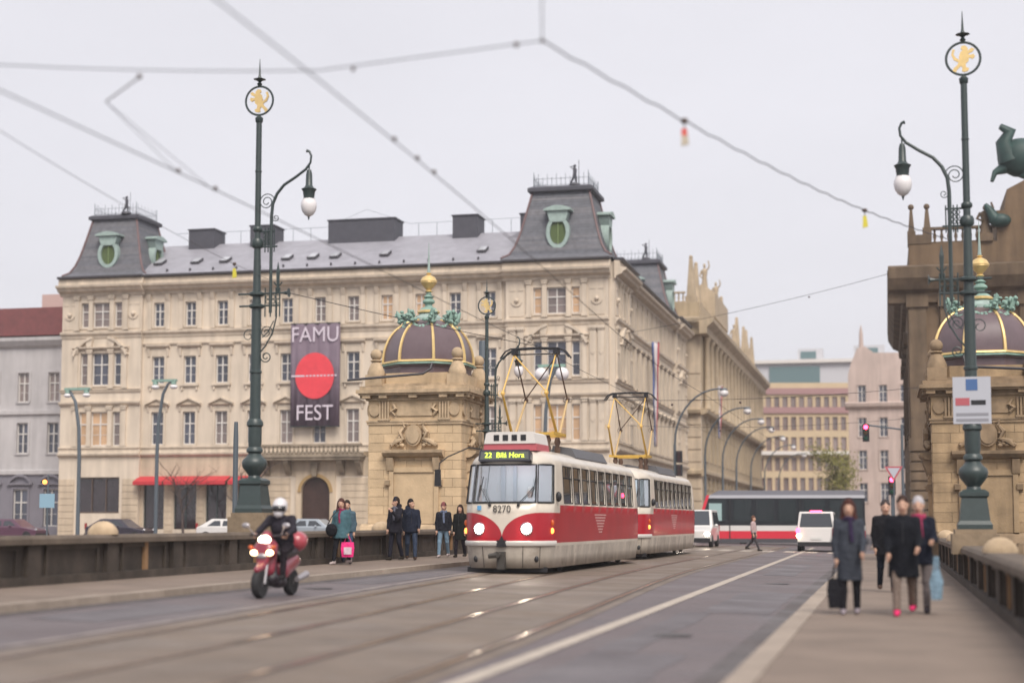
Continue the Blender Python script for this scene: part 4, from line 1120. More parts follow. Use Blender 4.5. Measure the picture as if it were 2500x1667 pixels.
    q = MB(); q.lathe([(.40, 0.427), (.30, 0.516), (.16, 0.5805), (.14, 0.6773), (.26, 0.7611), (.24, 0.8385), (.14, 0.9159), (.22, 0.9804), (.12, 1.045), (.10, 1.161)], (0, 0, T), 12); q.build('finial_stem', verdigris, t, 30)
    q = MB(); q.lathe([(.10, 1.162), (.16, 1.2), (.10, 1.258), (.14, 1.329), (.20, 1.38), (.30, 1.509), (.335, 1.561), (.33, 1.587), (.345, 1.6), (.345, 1.638), (.33, 1.651), (.26, 1.78), (.12, 1.858), (.06, 1.896), (.12, 1.935), (.05, 1.974)], (0, 0, T), 16); q.build('gilded_ball', gold, t, 40)
    q = MB(); q.lathe([(.07, 1.975), (.055, 2.193), (.008, 3.225)], (0, 0, T), 8); q.build('spire', verdi_lite, t, 40)
    q = MB(); q.tube([(.75 * side, -W - .2, A + .75), (.72 * side, -W - .3, A + .52), (.45 * side, -W - .42, A + .32), (-2.6 * side, -W - .50, A + .12)], .05, 7); q.build('rain_pipe', gutter, t, 50)
    for x in (-1.3, 1.15):
        q = MB(); q.lathe([(.42, 0), (.42, .35), (.3, .6), (.05, .7)], (x, -W - .75, .1), 10); q.build('corner_stone', sandstone_trim, t, 30)
    return t
toll_house('sandstone toll house with gilded dark dome behind the walking men, on the left', -17.9, 61.4, 0.42, 1, sandstone, sandstone_trim)
toll_house('blurred domed sandstone toll house behind the lamp post on the right', 3.45, 60.2, 0.12, -1, M('dark_sandstone', (.38, .27, .16), .9, var=.2, scale=1.6, objvar=.12, streak=.3, bump=.2, bscale=14), M('dark_sandstone_trim', (.28, .20, .125), .9, var=.25, scale=2.5, streak=.3))  # right house uses a darker tone of sandstone than the left one

# ================================================================== LAMP POSTS
def lion_poly():
    return [(-.02, -.30), (-.10, -.28), (-.12, -.22), (-.06, -.20), (-.05, -.12), (-.11, -.06), (-.13, .02), (-.20, -.02), (-.25, .03), (-.22, .09), (-.14, .07), (-.10, .10),
            (-.20, .14), (-.24, .20), (-.18, .23), (-.10, .17), (-.10, .23), (-.04, .29), (.03, .28), (.05, .22), (.01, .19), (.06, .14), (.09, .04), (.07, -.03), (.15, .02), (.20, .10), (.17, .20),
            (.22, .22), (.25, .10), (.20, -.02), (.10, -.08), (.13, -.14), (.20, -.20), (.24, -.27), (.16, -.30), (.13, -.24), (.05, -.16), (.02, -.20), (.03, -.28)]
def bridge_lamp(label, x, y, z, mirror, sc=1.0, sign=False, top=True):
    t = thing('bridge_lamp', label, 'lamp post', (x, y, z), PI if mirror else 0, 'ornate lamp posts of the bridge')
    q = MB(); q.box(-.48, .48, -.48, .48, -.30, .12); q.box(-.42, .42, -.42, .42, .12, .22); q.build('stone_pedestal', sand_dark, t)
    q = MB(); q.lathe([(.50, .222), (.50, .32), (.44, .40), (.36, .88), (.42, .92), (.42, 1.0), (.30, 1.06)], (0, 0, 0), 4, PI / 4); q.build('base', iron, t)
    q = MB(); q.lathe([(.16, 1.061), (.14, 1.12), (.20, 1.2), (.29, 1.32), (.31, 1.42), (.29, 1.5), (.20, 1.58), (.15, 1.66), (.20, 1.70), (.20, 1.76), (.15, 1.82), (.165, 1.95), (.165, 2.3), (.20, 2.34), (.20, 2.42), (.15, 2.5)], (0, 0, 0), 14); q.build('vase', iron, t, 40)
    TOP = 9.85
    q = MB(); q.lathe([(.135, 2.501), (.115, 5.2), (.105, 5.4), (.075, 7.2), (.07, TOP), (.09, TOP + .02), (.10, TOP + .12), (.06, TOP + .16)], (0, 0, 0), 14); q.build('pole', iron, t, 40)
    for zz, rr, h in ((3.6, .15, .1), (5.22, .19, .1), (5.52, .19, .1), (6.72, .15, .22), (7.12, .12, .12), (8.6, .085, .06)):
        q = MB(); q.lathe([(rr * .8, zz), (rr, zz + h * .25), (rr, zz + h * .75), (rr * .8, zz + h)], (0, 0, 0), 12); q.build('collar', iron, t, 40)
    # ring with the gilded lion
    q = MB(); pts = [(.36 * math.cos(a), 0, TOP + .56 + .36 * math.sin(a)) for a in [2 * PI * i / 28 for i in range(29)]]; q.tube(pts, .028, 6); q.tube([(0, 0, TOP + .15), (0, 0, TOP + .21)], .04, 6)
    q.build('ring', iron, t, 50)
    q = MB(); q.prism([(px * 1.0, TOP + .56 + pz) for px, pz in lion_poly()], -.02, .02, 'y'); q.build('gilded_lion', gold, t)
    q = MB(); q.lathe([(.03, .92), (.07, .98), (.03, 1.03), (.09, 1.08), (.16, 1.10), (.05, 1.14), (.03, 1.2), (.006, 1.62)], (0, 0, TOP), 8); q.build('star_finial', iron, t, 40)
    # bracket: side post, bars, lattice and scrolls
    q = MB(); q.tube([(.36, 0, 5.1), (.36, 0, 7.2)], .042, 8); q.build('side_post', iron, t)
    q = MB()
    for zz, x0, x1 in ((5.28, -.45, .62), (5.58, -.48, .72), (6.74, 0, .52), (7.12, 0, .46)): q.tube([(x0, 0, zz), (x1, 0, zz)], .024, 6)
    for xx in (.22, .36, .50, .60): q.tube([(xx, 0, 5.0), (xx, 0, 5.72)], .018, 6)
    for xx in (.20, .28, .44): q.tube([(xx, 0, 6.6), (xx, 0, 7.2)], .016, 5)
    for a in (.29, .43, .55):
        for b in (5.38, 5.49): q.tube([(a + .05 * math.cos(2 * PI * i / 8), 0, b + .05 * math.sin(2 * PI * i / 8)) for i in range(9)], .011, 4)
    for a in (.19, .27):
        for b in (6.83, 6.94, 7.04): q.tube([(a + .045 * math.cos(2 * PI * i / 8), 0, b + .045 * math.sin(2 * PI * i / 8)) for i in range(9)], .011, 4)
    q.build('lattice', iron, t, 50)
    q = MB(); q.tube([(.70, 0, 5.58), (.80, 0, 5.58), (.84, 0, 5.58)], [.03, .05, .12], 8); q.tube([(.55, 0, 5.6), (.55, 0, 6.1), (.55, 0, 6.35)], [.03, .05, .004], 6); q.tube([(.45, 0, 5.85), (.55, 0, 5.72), (.66, 0, 5.85)], .02, 5); q.build('spikes', iron, t)
    q = MB(); q.tube([(.52, 0, 5.4), (.52, 0, 5.0), (.42, 0, 4.6), (.25, 0, 4.3), (.10, 0, 4.12)], .02, 6); q.tube([(.45, 0, 4.9), (.30, 0, 4.62), (.16, 0, 4.5)], .015, 5)
    def spiral(cx, cz, r0, turns, a0, s=1): return [(cx + r0 * (1 - .75 * i / 30) * math.cos(a0 + s * 2 * PI * turns * i / 30), 0, cz + r0 * (1 - .75 * i / 30) * math.sin(a0 + s * 2 * PI * turns * i / 30)) for i in range(31)]
    q.build('lower_brace', iron, t, 60)
    for a_, r_ in (((.26, 4.62, .17, 1.6, -.6), .012), ((.26, 4.02, .15, 1.5, 2.8, 1), .016), ((-.2, 4.55, .17, 1.2, .2), .012), ((.23, 7.86, .21, 1.9, .2), .013), ((.47, 7.45, .10, 1.4, 2.5), .010)):
        q = MB(); q.tube(spiral(*a_), r_, 5); q.build('scroll', iron, t, 60)
    arm = [(.36, 0, 7.15), (.36, 0, 7.5), (.39, 0, 7.8), (.50, 0, 8.05), (.68, 0, 8.26), (.98, 0, 8.44), (1.24, 0, 8.62), (1.36, 0, 8.78), (1.38, 0, 8.95), (1.33, 0, 9.06), (1.26, 0, 9.08)]
    q = MB(); q.tube(arm, [.045, .043, .042, .04, .038, .036, .034, .03, .028, .03, .045], 8); q.build('arm', iron, t, 50)
    q = MB(); q.tube([(1.33, 0, 8.72), (1.33, 0, 8.55)], .02, 5); q.lathe([(.05, 8.60), (.075, 8.50), (.085, 8.22), (.12, 8.16), (.19, 8.12), (.15, 8.06), (.13, 7.90), (.15, 7.88)], (1.33, 0, 0), 14); q.build('lantern_housing', iron, t, 40)
    q = MB(); q.lathe([(.145, 7.879), (.19, 7.78), (.195, 7.70), (.17, 7.58), (.11, 7.49), (.03, 7.44)], (1.33, 0, 0), 16); q.build('globe', opal, t, 60)
    q = MB(); q.lathe([(.03, 7.439), (.02, 7.39), (.005, 7.35)], (1.33, 0, 0), 6); q.build('globe_tip', iron, t)
    if sign:
        c = math.cos(PI if mirror else 0)
        q = MB(); q.box(-.39, .39, .17, .19, 2.45, 3.45); s = q.build('notice_board', M('sign_white', (.44, .45, .50), .5), t)
        def flat(nm, x0, x1, z0, z1, m): q = MB(); q.box(x0, x1, .191, .196, z0, z1); q.build(nm, m, s)
        flat('blue_square', -.12, .12, 3.16, 3.40, M('sign_blue', (.06, .13, .30), .5)); flat('vehicle_symbol', -.28, .02, 2.85, 2.95, black); flat('red_bar', .05, .34, 2.84, 3.0, M('sign_red', (.42, .10, .12), .5))
        flat('text_line', -.33, .33, 2.62, 2.68, M('sign_grey', (.25, .25, .28), .6)); flat('text_line', -.33, .33, 2.5, 2.56, M('sign_grey', ()))
    t.scale = (sc, sc, sc)
    return t
bridge_lamp('ornate green lamp post with gilded lion ring and hanging globe, left of the purple banner', -15.3, 37.1, 1.55, False, 1.02)
bridge_lamp('ornate green lamp post carrying a white notice board, at the right edge', 1.9, 37.6, 1.15, True, 1.065, sign=True)
bridge_lamp('ornate green lamp post with gilded lion ring just behind the tram', -15.35, 60.9, .0, False, .97)
def crook_lamp(name, label, x, y, h, reach, mat, group, z=.3, globe=.34):
    t = thing(name, label, 'lamp post', (x, y, z), 0, group)
    q = MB(); q.lathe([(.18, 0), (.18, 1.0), (.12, 1.1), (.10, h * .62)], (0, 0, 0), 10); q.build('pole', mat, t, 40)
    pts = [(0, 0, h * .6)] + [(reach * (1 - math.cos(a)), 0, h * .62 + h * .36 * math.sin(a)) for a in [i * PI / 2 / 9 for i in range(1, 10)]] + [(reach + .35, 0, h * .98)]
    q = MB(); q.tube(pts, [.085 - .03 * i / len(pts) for i in range(len(pts))], 8); q.build('arm', mat, t, 50)
    q = MB(); q.lathe([(.10, h * .98 + .06), (.26, h * .98), (.30, h * .98 - .12)], (reach + .35, 0, 0), 12); q.build('hood', mat, t, 40)
    q = MB(); q.ball((reach + .35, 0, h * .98 - .32), (globe, globe, globe * .85), 12, 8); q.build('globe', opal, t, 60)
    return t
ordn = ('first, beside the cream palace', 'second, in front of the ochre building', 'third', 'fourth', 'fifth', 'sixth', 'farthest')
for i, y in enumerate((117.0, 137.0, 152.0, 166.0, 184.0, 205.0, 232)):
    t = crook_lamp('street_lamp', 'tall dark crook-arm street lamp along the far street, ' + ordn[i] + (' in the row' if i > 1 else ''), -15.2, y, 11.2, 3.3, iron_plain, 'crook-arm lamps along the far street')
    if i == 0:
        for zz in (4.6, 5.6):
            q = MB(); q.box(.12, .55, -.2, .2, zz, zz + .85); s = q.build('signal_head', black, t)
            for k in range(3): w = MB(); w.lathe([(.09, 0), (.11, .12)], (0, 0, 0), 10); o = w.build('signal_lens', M('dark_lens', (.05, .02, .02), .3), s, None, (.33, -.21, zz + .15 + k * .27)); o.rotation_euler = (PI / 2, 0, 0)
def twin(label, x, y, h, sgn, z=.3, gr=.42):
    t = thing('globe_lamp', label, 'lamp post', (x, y, z), 0, 'grey twin-globe lamps')
    pts = [(0, 0, 0), (0, 0, h * .55), (.08 * sgn, 0, h * .75), (.35 * sgn, 0, h * .92), (.7 * sgn, 0, h * .985), (1.0 * sgn, 0, h)]
    q = MB(); q.tube(pts, [.13, .12, .11, .1, .09, .08], 10); q.build('pole', iron_plain, t, 50)
    q = MB(); q.box(.35 * sgn - .75, .35 * sgn + .95, -.13, .13, h - .02, h + .14); q.build('crossbar', verdigris, t)
    for dx in (-.55, .75):
        q = MB(); q.lathe([(.16, h - .03), (.18, h - .2)], (.35 * sgn + dx, 0, 0), 10); q.build('cap', verdigris, t); q = MB(); q.ball((.35 * sgn + dx, 0, h - .2 - gr * .6), (gr, gr, gr * (1 if gr > .3 else .6)), 14, 9); q.build('globe', opal, t, 60)
twin('grey twin-globe lamp seen through the front pantograph of the tram', -20.3, 95, 10.7, 1)
twin('blurred grey twin-globe lamp before the palace, above the red awnings', -46.4, 96, 10.4, 1, .3, .26)
twin('blurred grey twin-globe lamp at the palace corner near the pale house', -49.8, 92, 9.6, -1, .3, .24)
t = thing('steel_mast', 'thick plain grey steel mast behind the toll house', 'mast', (-16.95, 66.5, .3)); q = MB(); q.lathe([(.22, 0), (.22, 5.0), (.165, 5.2), (.165, 9.0), (.15, 9.05)], (0, 0, 0), 12); q.build('tube', iron_plain, t, 40)
for zz in (6.0, 6.6, 7.4, 8.2): q = MB(); q.lathe([(.19, zz), (.19, zz + .07)], (0, 0, 0), 12); q.build('clamp', gutter, t)
t = thing('grey_pole', 'thin plain grey pole just left of the ornate lamp post', 'pole', (-21.3, 50, .3)); q = MB(); q.lathe([(.10, -7), (.09, 4.0), (.07, 4.6)], (0, 0, 0), 8); q.build('tube', iron_plain, t, 40)

# ================================================================== TRAMS
tram_red = M('tram_red', (.42, .012, .022), .28, coat=.6, var=.10, scale=1.5)
tram_cream = M('tram_cream', (.60, .54, .46), .34, coat=.4, var=.10, scale=1.6, streak=.12)
tram_grey = M('tram_grey', (.47, .42, .36), .5, var=.22, scale=1.4, streak=.3, spots=((.27, .23, .19), 1.8, .56))
tram_inner = M('tram_inner', (.52, .52, .53), .7)
def livery():
    """paint scheme: red flanks whose edge sweeps down to a point on the nose, cream above and below"""
    m = bpy.data.materials.new('tram_livery'); m.use_nodes = True; t = m.node_tree; p = t.nodes['Principled BSDF']
    p.inputs['Roughness'].default_value = .38; p.inputs['Coat Weight'].default_value = .25; p.inputs['Coat Roughness'].default_value = .12
    tc = t.nodes.new('ShaderNodeTexCoord'); sx = t.nodes.new('ShaderNodeSeparateXYZ'); t.links.new(tc.outputs['Object'], sx.inputs[0])
    def op(o, a, b=None, c=None):
        n = t.nodes.new('ShaderNodeMath'); n.operation = o
        for i, v in enumerate((a, b, c)):
            if v is None: continue
            if isinstance(v, (int, float)): n.inputs[i].default_value = v
            else: t.links.new(v, n.inputs[i])
        return n.outputs[0]
    ax = op('ABSOLUTE', sx.outputs[0]); k = op('MINIMUM', op('DIVIDE', ax, .98), 1.0)
    e = op('SQRT', op('MAXIMUM', op('SUBTRACT', 1.0, op('POWER', op('SUBTRACT', 1.0, k), 2.0)), 0.0))
    top = op('ADD', op('MULTIPLY', e, .66), .94)                                # height of the red edge
    side = op('MULTIPLY', op('MINIMUM', op('MAXIMUM', op('MULTIPLY', op('SUBTRACT', sx.outputs[1], 1.45), 40.0), 0.0), 1.0), .21)
    top = op('ADD', top, side)
    isr = op('MULTIPLY', op('LESS_THAN', sx.outputs[2], top), op('GREATER_THAN', sx.outputs[2], .80))
    n = t.nodes.new('ShaderNodeTexNoise'); n.inputs['Scale'].default_value = 1.4; n.inputs['Detail'].default_value = 6; t.links.new(tc.outputs['Object'], n.inputs['Vector'])
    r = t.nodes.new('ShaderNodeMapRange'); r.inputs[1].default_value = .3; r.inputs[2].default_value = .7; r.inputs[3].default_value = .88; r.inputs[4].default_value = 1.08; t.links.new(n.outputs[0], r.inputs[0])
    mx_ = t.nodes.new('ShaderNodeMixRGB'); mx_.inputs[1].default_value = (.60, .54, .46, 1); mx_.inputs[2].default_value = (.37, .006, .016, 1); t.links.new(isr, mx_.inputs[0])
    v = t.nodes.new('ShaderNodeVectorMath'); v.operation = 'SCALE'; t.links.new(mx_.outputs[0], v.inputs[0]); t.links.new(r.outputs[0], v.inputs['Scale'])
    t.links.new(v.outputs[0], p.inputs['Base Color'])
    return m
tram_paint = livery()
tram_glass = glass_mat('tram_glass', (.66, .68, .68), .24)
screen_glass = glass_mat('windscreen_glass', (.90, .94, .96), .34)
def interp(tab, z):
    for (a, va), (b, vb) in zip(tab[:-1], tab[1:]):
        if z <= b: return va + (vb - va) * (z - a) / (b - a)
    return tab[-1][1]
HW = [(.14, 1.17), (.75, 1.235), (1.6, 1.25), (1.9, 1.245), (2.9, 1.19), (3.05, 1.13), (3.18, 1.0), (3.28, .80), (3.35, .5), (3.38, .22)]
FY = [(.14, .10), (.8, 0.0), (1.85, .04), (2.9, .30), (3.05, .36), (3.18, .50), (3.28, .75), (3.35, 1.1), (3.38, 1.5)]
LEN = 14.2
def tpos(c, z):
    """c = ('f', t) on the rounded front, ('s', y, side) on a flank, ('b', t) on the rounded back"""
    hw, fy = interp(HW, z), interp(FY, z)
    if c[0] == 'f': return (hw * c[1], fy + 1.25 * (1 - (1 - abs(c[1]) ** 2.5) ** (1 / 2.5)), z)
    if c[0] == 'b': return (hw * c[1], LEN - fy - 1.1 * (1 - (1 - abs(c[1]) ** 2.5) ** (1 / 2.5)), z)
    return (hw * c[2], c[1], z)
FT = [0, .14, .28, .42, .56, .69, .72, .80, .87, .93, .97, .99]
WIN = [(1.95, 3.05)] + [(3.27 + 1.17 * k, 4.19 + 1.17 * k) for k in range(8)]
ycols = sorted({1.85, 12.9, *[a for a, b in WIN], *[b for a, b in WIN]})
cols = [('f', -x) for x in FT[::-1]] + [('f', x) for x in FT[1:]] + [('s', y, 1) for y in ycols] + [('b', x) for x in (.99, .93, .8, .6, .3, 0, -.3, -.6, -.8, -.93, -.99)] + [('s', y, -1) for y in ycols[::-1]]
zs = [.14, .45, .72, .86, 1.0, 1.2, 1.4, 1.6, 1.87, 2.2, 2.55, 2.88, 3.0, 3.08, 3.18, 3.25, 3.3, 3.35, 3.38]
GW = {}
def hole_of(a, b, z):
    """which glazed opening the wall cell between columns a and b at height z belongs to"""
    if not 1.87 < z < 2.88: return None
    if a[0] == b[0] == 'f':
        m = (a[1] + b[1]) / 2
        if abs(m) < .69: return 'screen'
        if .72 < abs(m) < .98: return 'quarter%d' % (1 if m > 0 else -1)
        return None
    if a[0] == b[0] == 's' and a[2] == b[2]:
        m = (a[1] + b[1]) / 2
        for i, (p, q) in enumerate(WIN):
            if p < m < q: return 'side%d_%d' % (a[2], i)
    if a[0] == b[0] == 'b' and abs(a[1] + b[1]) / 2 < .8: return 'rear'
    return None
def make_tram():
    t = thing('tram', 'x', 'tram', (0, 0, 0), 0, 'red and cream tram cars')
    n = len(cols); body = MB(); gl = {}
    vs = [tpos(c, z) for z in zs for c in cols]
    roof0 = zs.index(3.0)
    body.v = list(vs)
    for j in range(len(zs) - 1):
        for i in range(n):
            k = (i + 1) % n; f = (j * n + i, j * n + k, (j + 1) * n + k, (j + 1) * n + i)
            h = hole_of(cols[i], cols[k], (zs[j] + zs[j + 1]) / 2)
            if h: gl.setdefault(h, []).append(f)
            else: body.f.append(list(f)); body.m.append(1 if zs[j] >= 3.0 else 2 if zs[j] < .7 else 0)
    e = (len(zs) - 1) * n; body.f.append(list(range(e, e + n))); body.m.append(1)
    b = body.build('body', [tram_paint, tram_cream, tram_grey, tram_inner, tram_inner, tram_inner], t, 35)
    so = b.modifiers.new('thickness', 'SOLIDIFY'); so.thickness = .05; so.offset = -1; so.material_offset = 3; so.material_offset_rim = 0
    # glazing with rubber seals
    for h, fs in gl.items():
        idx = sorted({i for f in fs for i in f}); mp = {i: k for k, i in enumerate(idx)}
        q = MB(); ins = []
        cx = 0
        for i in idx:
            p = Vector(vs[i]); nrm = Vector((p.x, 0 if abs(p.x) > 1.15 else (p.y - 7), 0)).normalized(); ins.append(p - nrm * .028)
        q.add(ins, [[mp[i] for i in f] for f in fs])
        q.build('windscreen' if h == 'screen' else 'window', screen_glass if h[0] in 'sq' and not h.startswith('side') else tram_glass, t, 60)
        ed = {}
        for f in fs:
            for a, c in zip(f, f[1:] + f[:1]): ed.setdefault(frozenset((a, c)), []).append(1)
        bnd = [tuple(s) for s, l in ed.items() if len(l) == 1]; loop = [bnd[0][0], bnd[0][1]]; rest = bnd[1:]
        while rest:
            for s in rest:
                if loop[-1] in s: loop.append(s[1] if s[0] == loop[-1] else s[0]); rest.remove(s); break
            else: break
        q = MB(); q.tube([vs[i] for i in loop], .026 if not h.startswith('side') else .014, 5); q.build('seal', rubber, t, 50)
        if h.startswith('side'):
            sd = int(h[4:].split('_')[0]); i = int(h.split('_')[1]); a, c = WIN[i]
            q = MB(); x = interp(HW, 2.56) * sd; q.tube([(x, a, 2.56), (x, c, 2.56)], .018, 5)
            if i == 0: q.tube([(interp(HW, 2.56) * sd, (a + c) / 2 + .1, 2.56), (interp(HW, 2.85) * sd, (a + c) / 2 + .1, 2.86)], .018, 5)
            q.build('glazing_bar', rubber, t)
    for s in (-1, 1):                                         # bright pillars of the windscreen
        q = MB(); q.tube([tpos(('f', .705 * s), z) for z in (1.87, 2.2, 2.55, 2.88)], .022, 6); q.build('screen_pillar', chrome, t, 50)
    # bumper strip, skirt seams, coupler
    for a, c in ((.09, .99), (-.99, -.09)):
        q = MB(); ts = [a + (c - a) * i / 12 for i in range(13)]; vs2 = []; fs2 = []
        for x in ts:
            for z, o in ((.73, 0), (.73, .05), (.76, .065), (.83, .065), (.86, .05), (.86, 0)):
                p = tpos(('f', x), z); d = Vector((p[0] * .6, p[1] - 1.6, 0)).normalized(); vs2.append((p[0] + d.x * o, p[1] + d.y * o, z))
        for i in range(12): fs2 += [(i * 6 + k, i * 6 + (k + 1) % 6, (i + 1) * 6 + (k + 1) % 6, (i + 1) * 6 + k) for k in range(6)]
        fs2 += [tuple(range(6)), tuple(range(72, 78))]
        q.add(vs2, fs2); q.build('bumper', M('bumper_white', (.58, .56, .53), .4), t, 30)
    for x in (-.45, .45, .78):
        q = MB(); q.tube([(tpos(('f', x), z)[0], tpos(('f', x), z)[1] - .004, z) for z in (.15, .4, .71)], .008, 4); q.build('panel_seam', black, t)
    q = MB(); q.box(-.13, .13, -.06, .25, .70, .88); q.prism([(-.06, .88), (.06, .88), (0, 1.0)], -.03, .1, 'y'); q.build('coupler_cover', black, t)
    q = MB(); q.box(-.10, .10, -.14, .4, .12, .58); q.tube([(-.05, -.1, .50), (-.05, -.34, .50)], [.07, .09], 8); q.tube([(-.05, -.3, .5), (-.28, -.3, .47)], [.08, .07], 8); q.build('coupler', M('greasy_iron', (.05, .045, .04), .6), t)
    for x in (-.78, .86):
        q = MB(); p = tpos(('f', x / 1.2), .38); q.ball((p[0], p[1], .38), (.07, .05, .09), 8, 6); q.build('tow_eye', black, t)
    # lamps
    for s in (-1, 1):
        p = tpos(('f', .64 * s / 1.24), 1.17)
        q = MB(); q.lathe([(.165, 0), (.17, .03), (.14, .05)], (0, 0, 0), 18); o = q.build('headlamp', chrome, t, 40, (p[0], p[1] + .01, 1.17)); o.rotation_euler = (PI / 2, 0, -.16 * s * -1)
        q = MB(); q.lathe([(.132, .02), (.125, .055), (.06, .085), (.01, .09)], (0, 0, 0), 16); l = q.build('lens', lamp_white, o, 60)
        for z, h, m in ((1.33, .18, M('amber_lens', (.55, .10, .02), .3)), (1.12, .16, lamp_orange)):
            p = tpos(('f', .955 * s), z); q = MB(); q.ball((0, 0, 0), (.055, .04, h / 2), 10, 6); q.build('marker_lamp', m, t, 60, (p[0] + .005 * s, p[1] - .01, z))
    # destination display, number
    p = tpos(('f', 0), 3.1)
    q = MB(); q.prism([(-.72, -.01), (-.70, .25), (-.66, .28), (.66, .28), (.70, .25), (.72, -.01), (.69, -.04), (-.69, -.04)], -.02, .25, 'y')
    dsp = q.build('destination_display', M('display_face', (.035, .035, .045), .25), t, None, (0, .27, 3.0)); dsp.rotation_euler = (math.radians(-14), 0, 0)
    led = M('display_digits', (.5, .6, .05), .5, emit=(.68, 1.0, .06), estr=1.5)
    q = MB(); q.prism([(-.67, .01), (-.65, .22), (.65, .22), (.67, .01)], -.026, -.0205, 'y'); q.build('display_screen', M('display_screen', (.10, .11, .10), .2), dsp)
    text_obj('route_text', '22  Bílá Hora', .205, led, dsp, (0, -.032, .12), (PI / 2, 0, 0), .002, sx=1.0)
    num = text_obj('fleet_number', '8270', .27, M('number_black', (.02, .02, .022), .5), t, (0, tpos(('f', 0), 1.70)[1] - .03, 1.69), (PI / 2, 0, 0), .003, sx=.92)
    p = tpos(('f', -.52), 1.73); q = MB(); q.box(-.06, .06, -.012, .0, -.06, .06); q.build('blue_sticker', M('sticker_blue', (.12, .35, .62), .5), t, None, (p[0], p[1] - .02, 1.73)).rotation_euler = (0, 0, -.28)
    # wipers
    for x0, x1 in ((-.36, -.62), (.42, .80)):
        q = MB(); y = lambda x, z: tpos(('f', x / 1.22), z)[1] - .05
        q.tube([(x0, y(x0, 1.84), 1.83), ((x0 + x1) / 2, y(x1, 2.0) - .02, 2.05), (x1, y(x1, 2.2), 2.28)], .011, 5); q.tube([(x0 + .06, y(x0, 1.84), 1.83), (x1 + .05, y(x1, 2.2), 2.26)], .008, 4)
        q.tube([(x1 - .03, y(x1, 2.0), 2.02), (x1 + .05, y(x1, 2.5), 2.56)], .014, 4); q.ball((x0 + .02, y(x0, 1.8) + .02, 1.80), .045, 8, 5); q.build('wiper', black, t)
    # mirrors
    q = MB(); q.tube([(-.75, .75, 3.3), (-1.05, .55, 3.36), (-1.55, .2, 3.10), (-1.72, .0, 2.92), (-1.73, -.02, 2.75)], .018, 6); o = q.build('mirror_arm', black, t)
    q = MB(); q.box(-1.84, -1.68, -.10, .03, 2.30, 2.75, .012, .012); q.build('mirror', black, o)
    q = MB(); p = tpos(('f', .99), 2.0); q.ball((p[0] + .06, p[1] + .05, 2.03), (.09, .07, .14), 8, 6); q.build('mirror', black, t, 50)
    # roof: ventilation box, pantograph, covers
    q = MB(); q.prism([(-.75, 3.27), (.75, 3.27), (.72, 3.46), (-.72, 3.46)], .85, 2.3, 'y'); o = q.build('roof_unit', M('pale_red', (.45, .10, .12), .45), t)
    q = MB(); q.prism([(-.72, 3.462), (.72, 3.462), (.66, 3.74), (.58, 3.78), (-.58, 3.78), (-.66, 3.74)], .82, 2.3, 'y'); w = q.build('roof_unit_cover', M('white_grp', (.66, .63, .60), .45), o)
    for k in range(4): q = MB(); x = -.37 + k * .25; q.box(x - .075, x + .075, .808, .9, 3.54, 3.70); q.build('vent', black, w)
    q = MB(); q.prism([(.25, 3.30), (.95, 3.10), (1.0, 3.22), (.85, 3.50), (.3, 3.58)], 4.6, 9.2, 'y'); q.build('resistor_cover', M('dark_cover', (.10, .10, .11), .5), t)
    q = MB(); q.prism([(-.25, 3.30), (-.95, 3.10), (-1.0, 3.22), (-.85, 3.50), (-.3, 3.58)], 4.6, 9.2, 'y'); q.build('resistor_cover', M('dark_cover', ()), t)
    yel_ = M('pantograph_yellow', (.55, .34, .06), .5, var=.15, scale=6); brn = M('pantograph_brown', (.10, .055, .035), .6)
    pan = put('pantograph', None, t, (0, 3.75, 0))
    B, K, T_ = 3.86, 4.95, 6.18
    q = MB()
    for s in (-.68, .68): q.box(s - .04, s + .04, -.75, .75, B - .04, B + .04)
    for y in (-.72, .72): q.box(-.72, .72, y - .05, y + .05, B - .05, B + .02)
    q.build('base_frame', yel_, pan)
    for x in (-.5, .5):
        for y in (-.6, .6): q = MB(); q.lathe([(.07, 3.3), (.10, 3.45), (.06, 3.55), (.10, 3.66), (.06, 3.8)], (x, y, 0), 8); q.build('insulator', brn, pan, 50)
    for s in (-.63, .63):
        for y, m1, m2 in ((-1.35, yel_, M('pantograph_pale', (.72, .46, .13), .5)), (1.35, M('pantograph_tan', (.52, .36, .17), .5), brn)):
            q = MB(); q.tube([(s * 1.05, y * .12, B), (s, y, K)], [.044, .03], 7); q.build('lower_arm', m1, pan)
            q = MB(); q.tube([(s, y, K), (s * .98, y * .06, T_)], [.023, .019], 6); q.build('upper_arm', m2, pan)
            q = MB(); q.tube([(s + .1 * math.cos(a) - .03, y, K + .09 * math.sin(a)) for a in [i * PI / 6 for i in range(13)]], .008, 4); q.ball((s, y, K), .06, 8, 5); q.build('knee_joint', m2, pan)
    q = MB(); q.tube([(-.62, -.1, T_ - .02), (.63, -1.3, K + .03)], .022, 6); q.build('brace', M('pantograph_pale', ()), pan)
    q = MB(); q.tube([(.62, .1, T_ - .02), (-.63, 1.3, K + .03)], .018, 6); q.build('brace', brn, pan)
    for y in (-.16, .16):
        q = MB(); q.tube([(-1.02, y, T_ - .12), (-.86, y, T_ + .08), (-.70, y, T_ + .15), (0, y, T_ + .17), (.70, y, T_ + .15), (.86, y, T_ + .08), (1.02, y, T_ - .12)], .024, 6); q.build('contact_strip', black, pan, 40)
    q = MB(); q.tube([(-.62, 0, T_), (.62, 0, T_)], .02, 6)
    for s in (-.62, .62): q.box(s - .06, s + .06, -.2, .2, T_ - .02, T_ + .12)
    q.build('head_frame', black, pan)
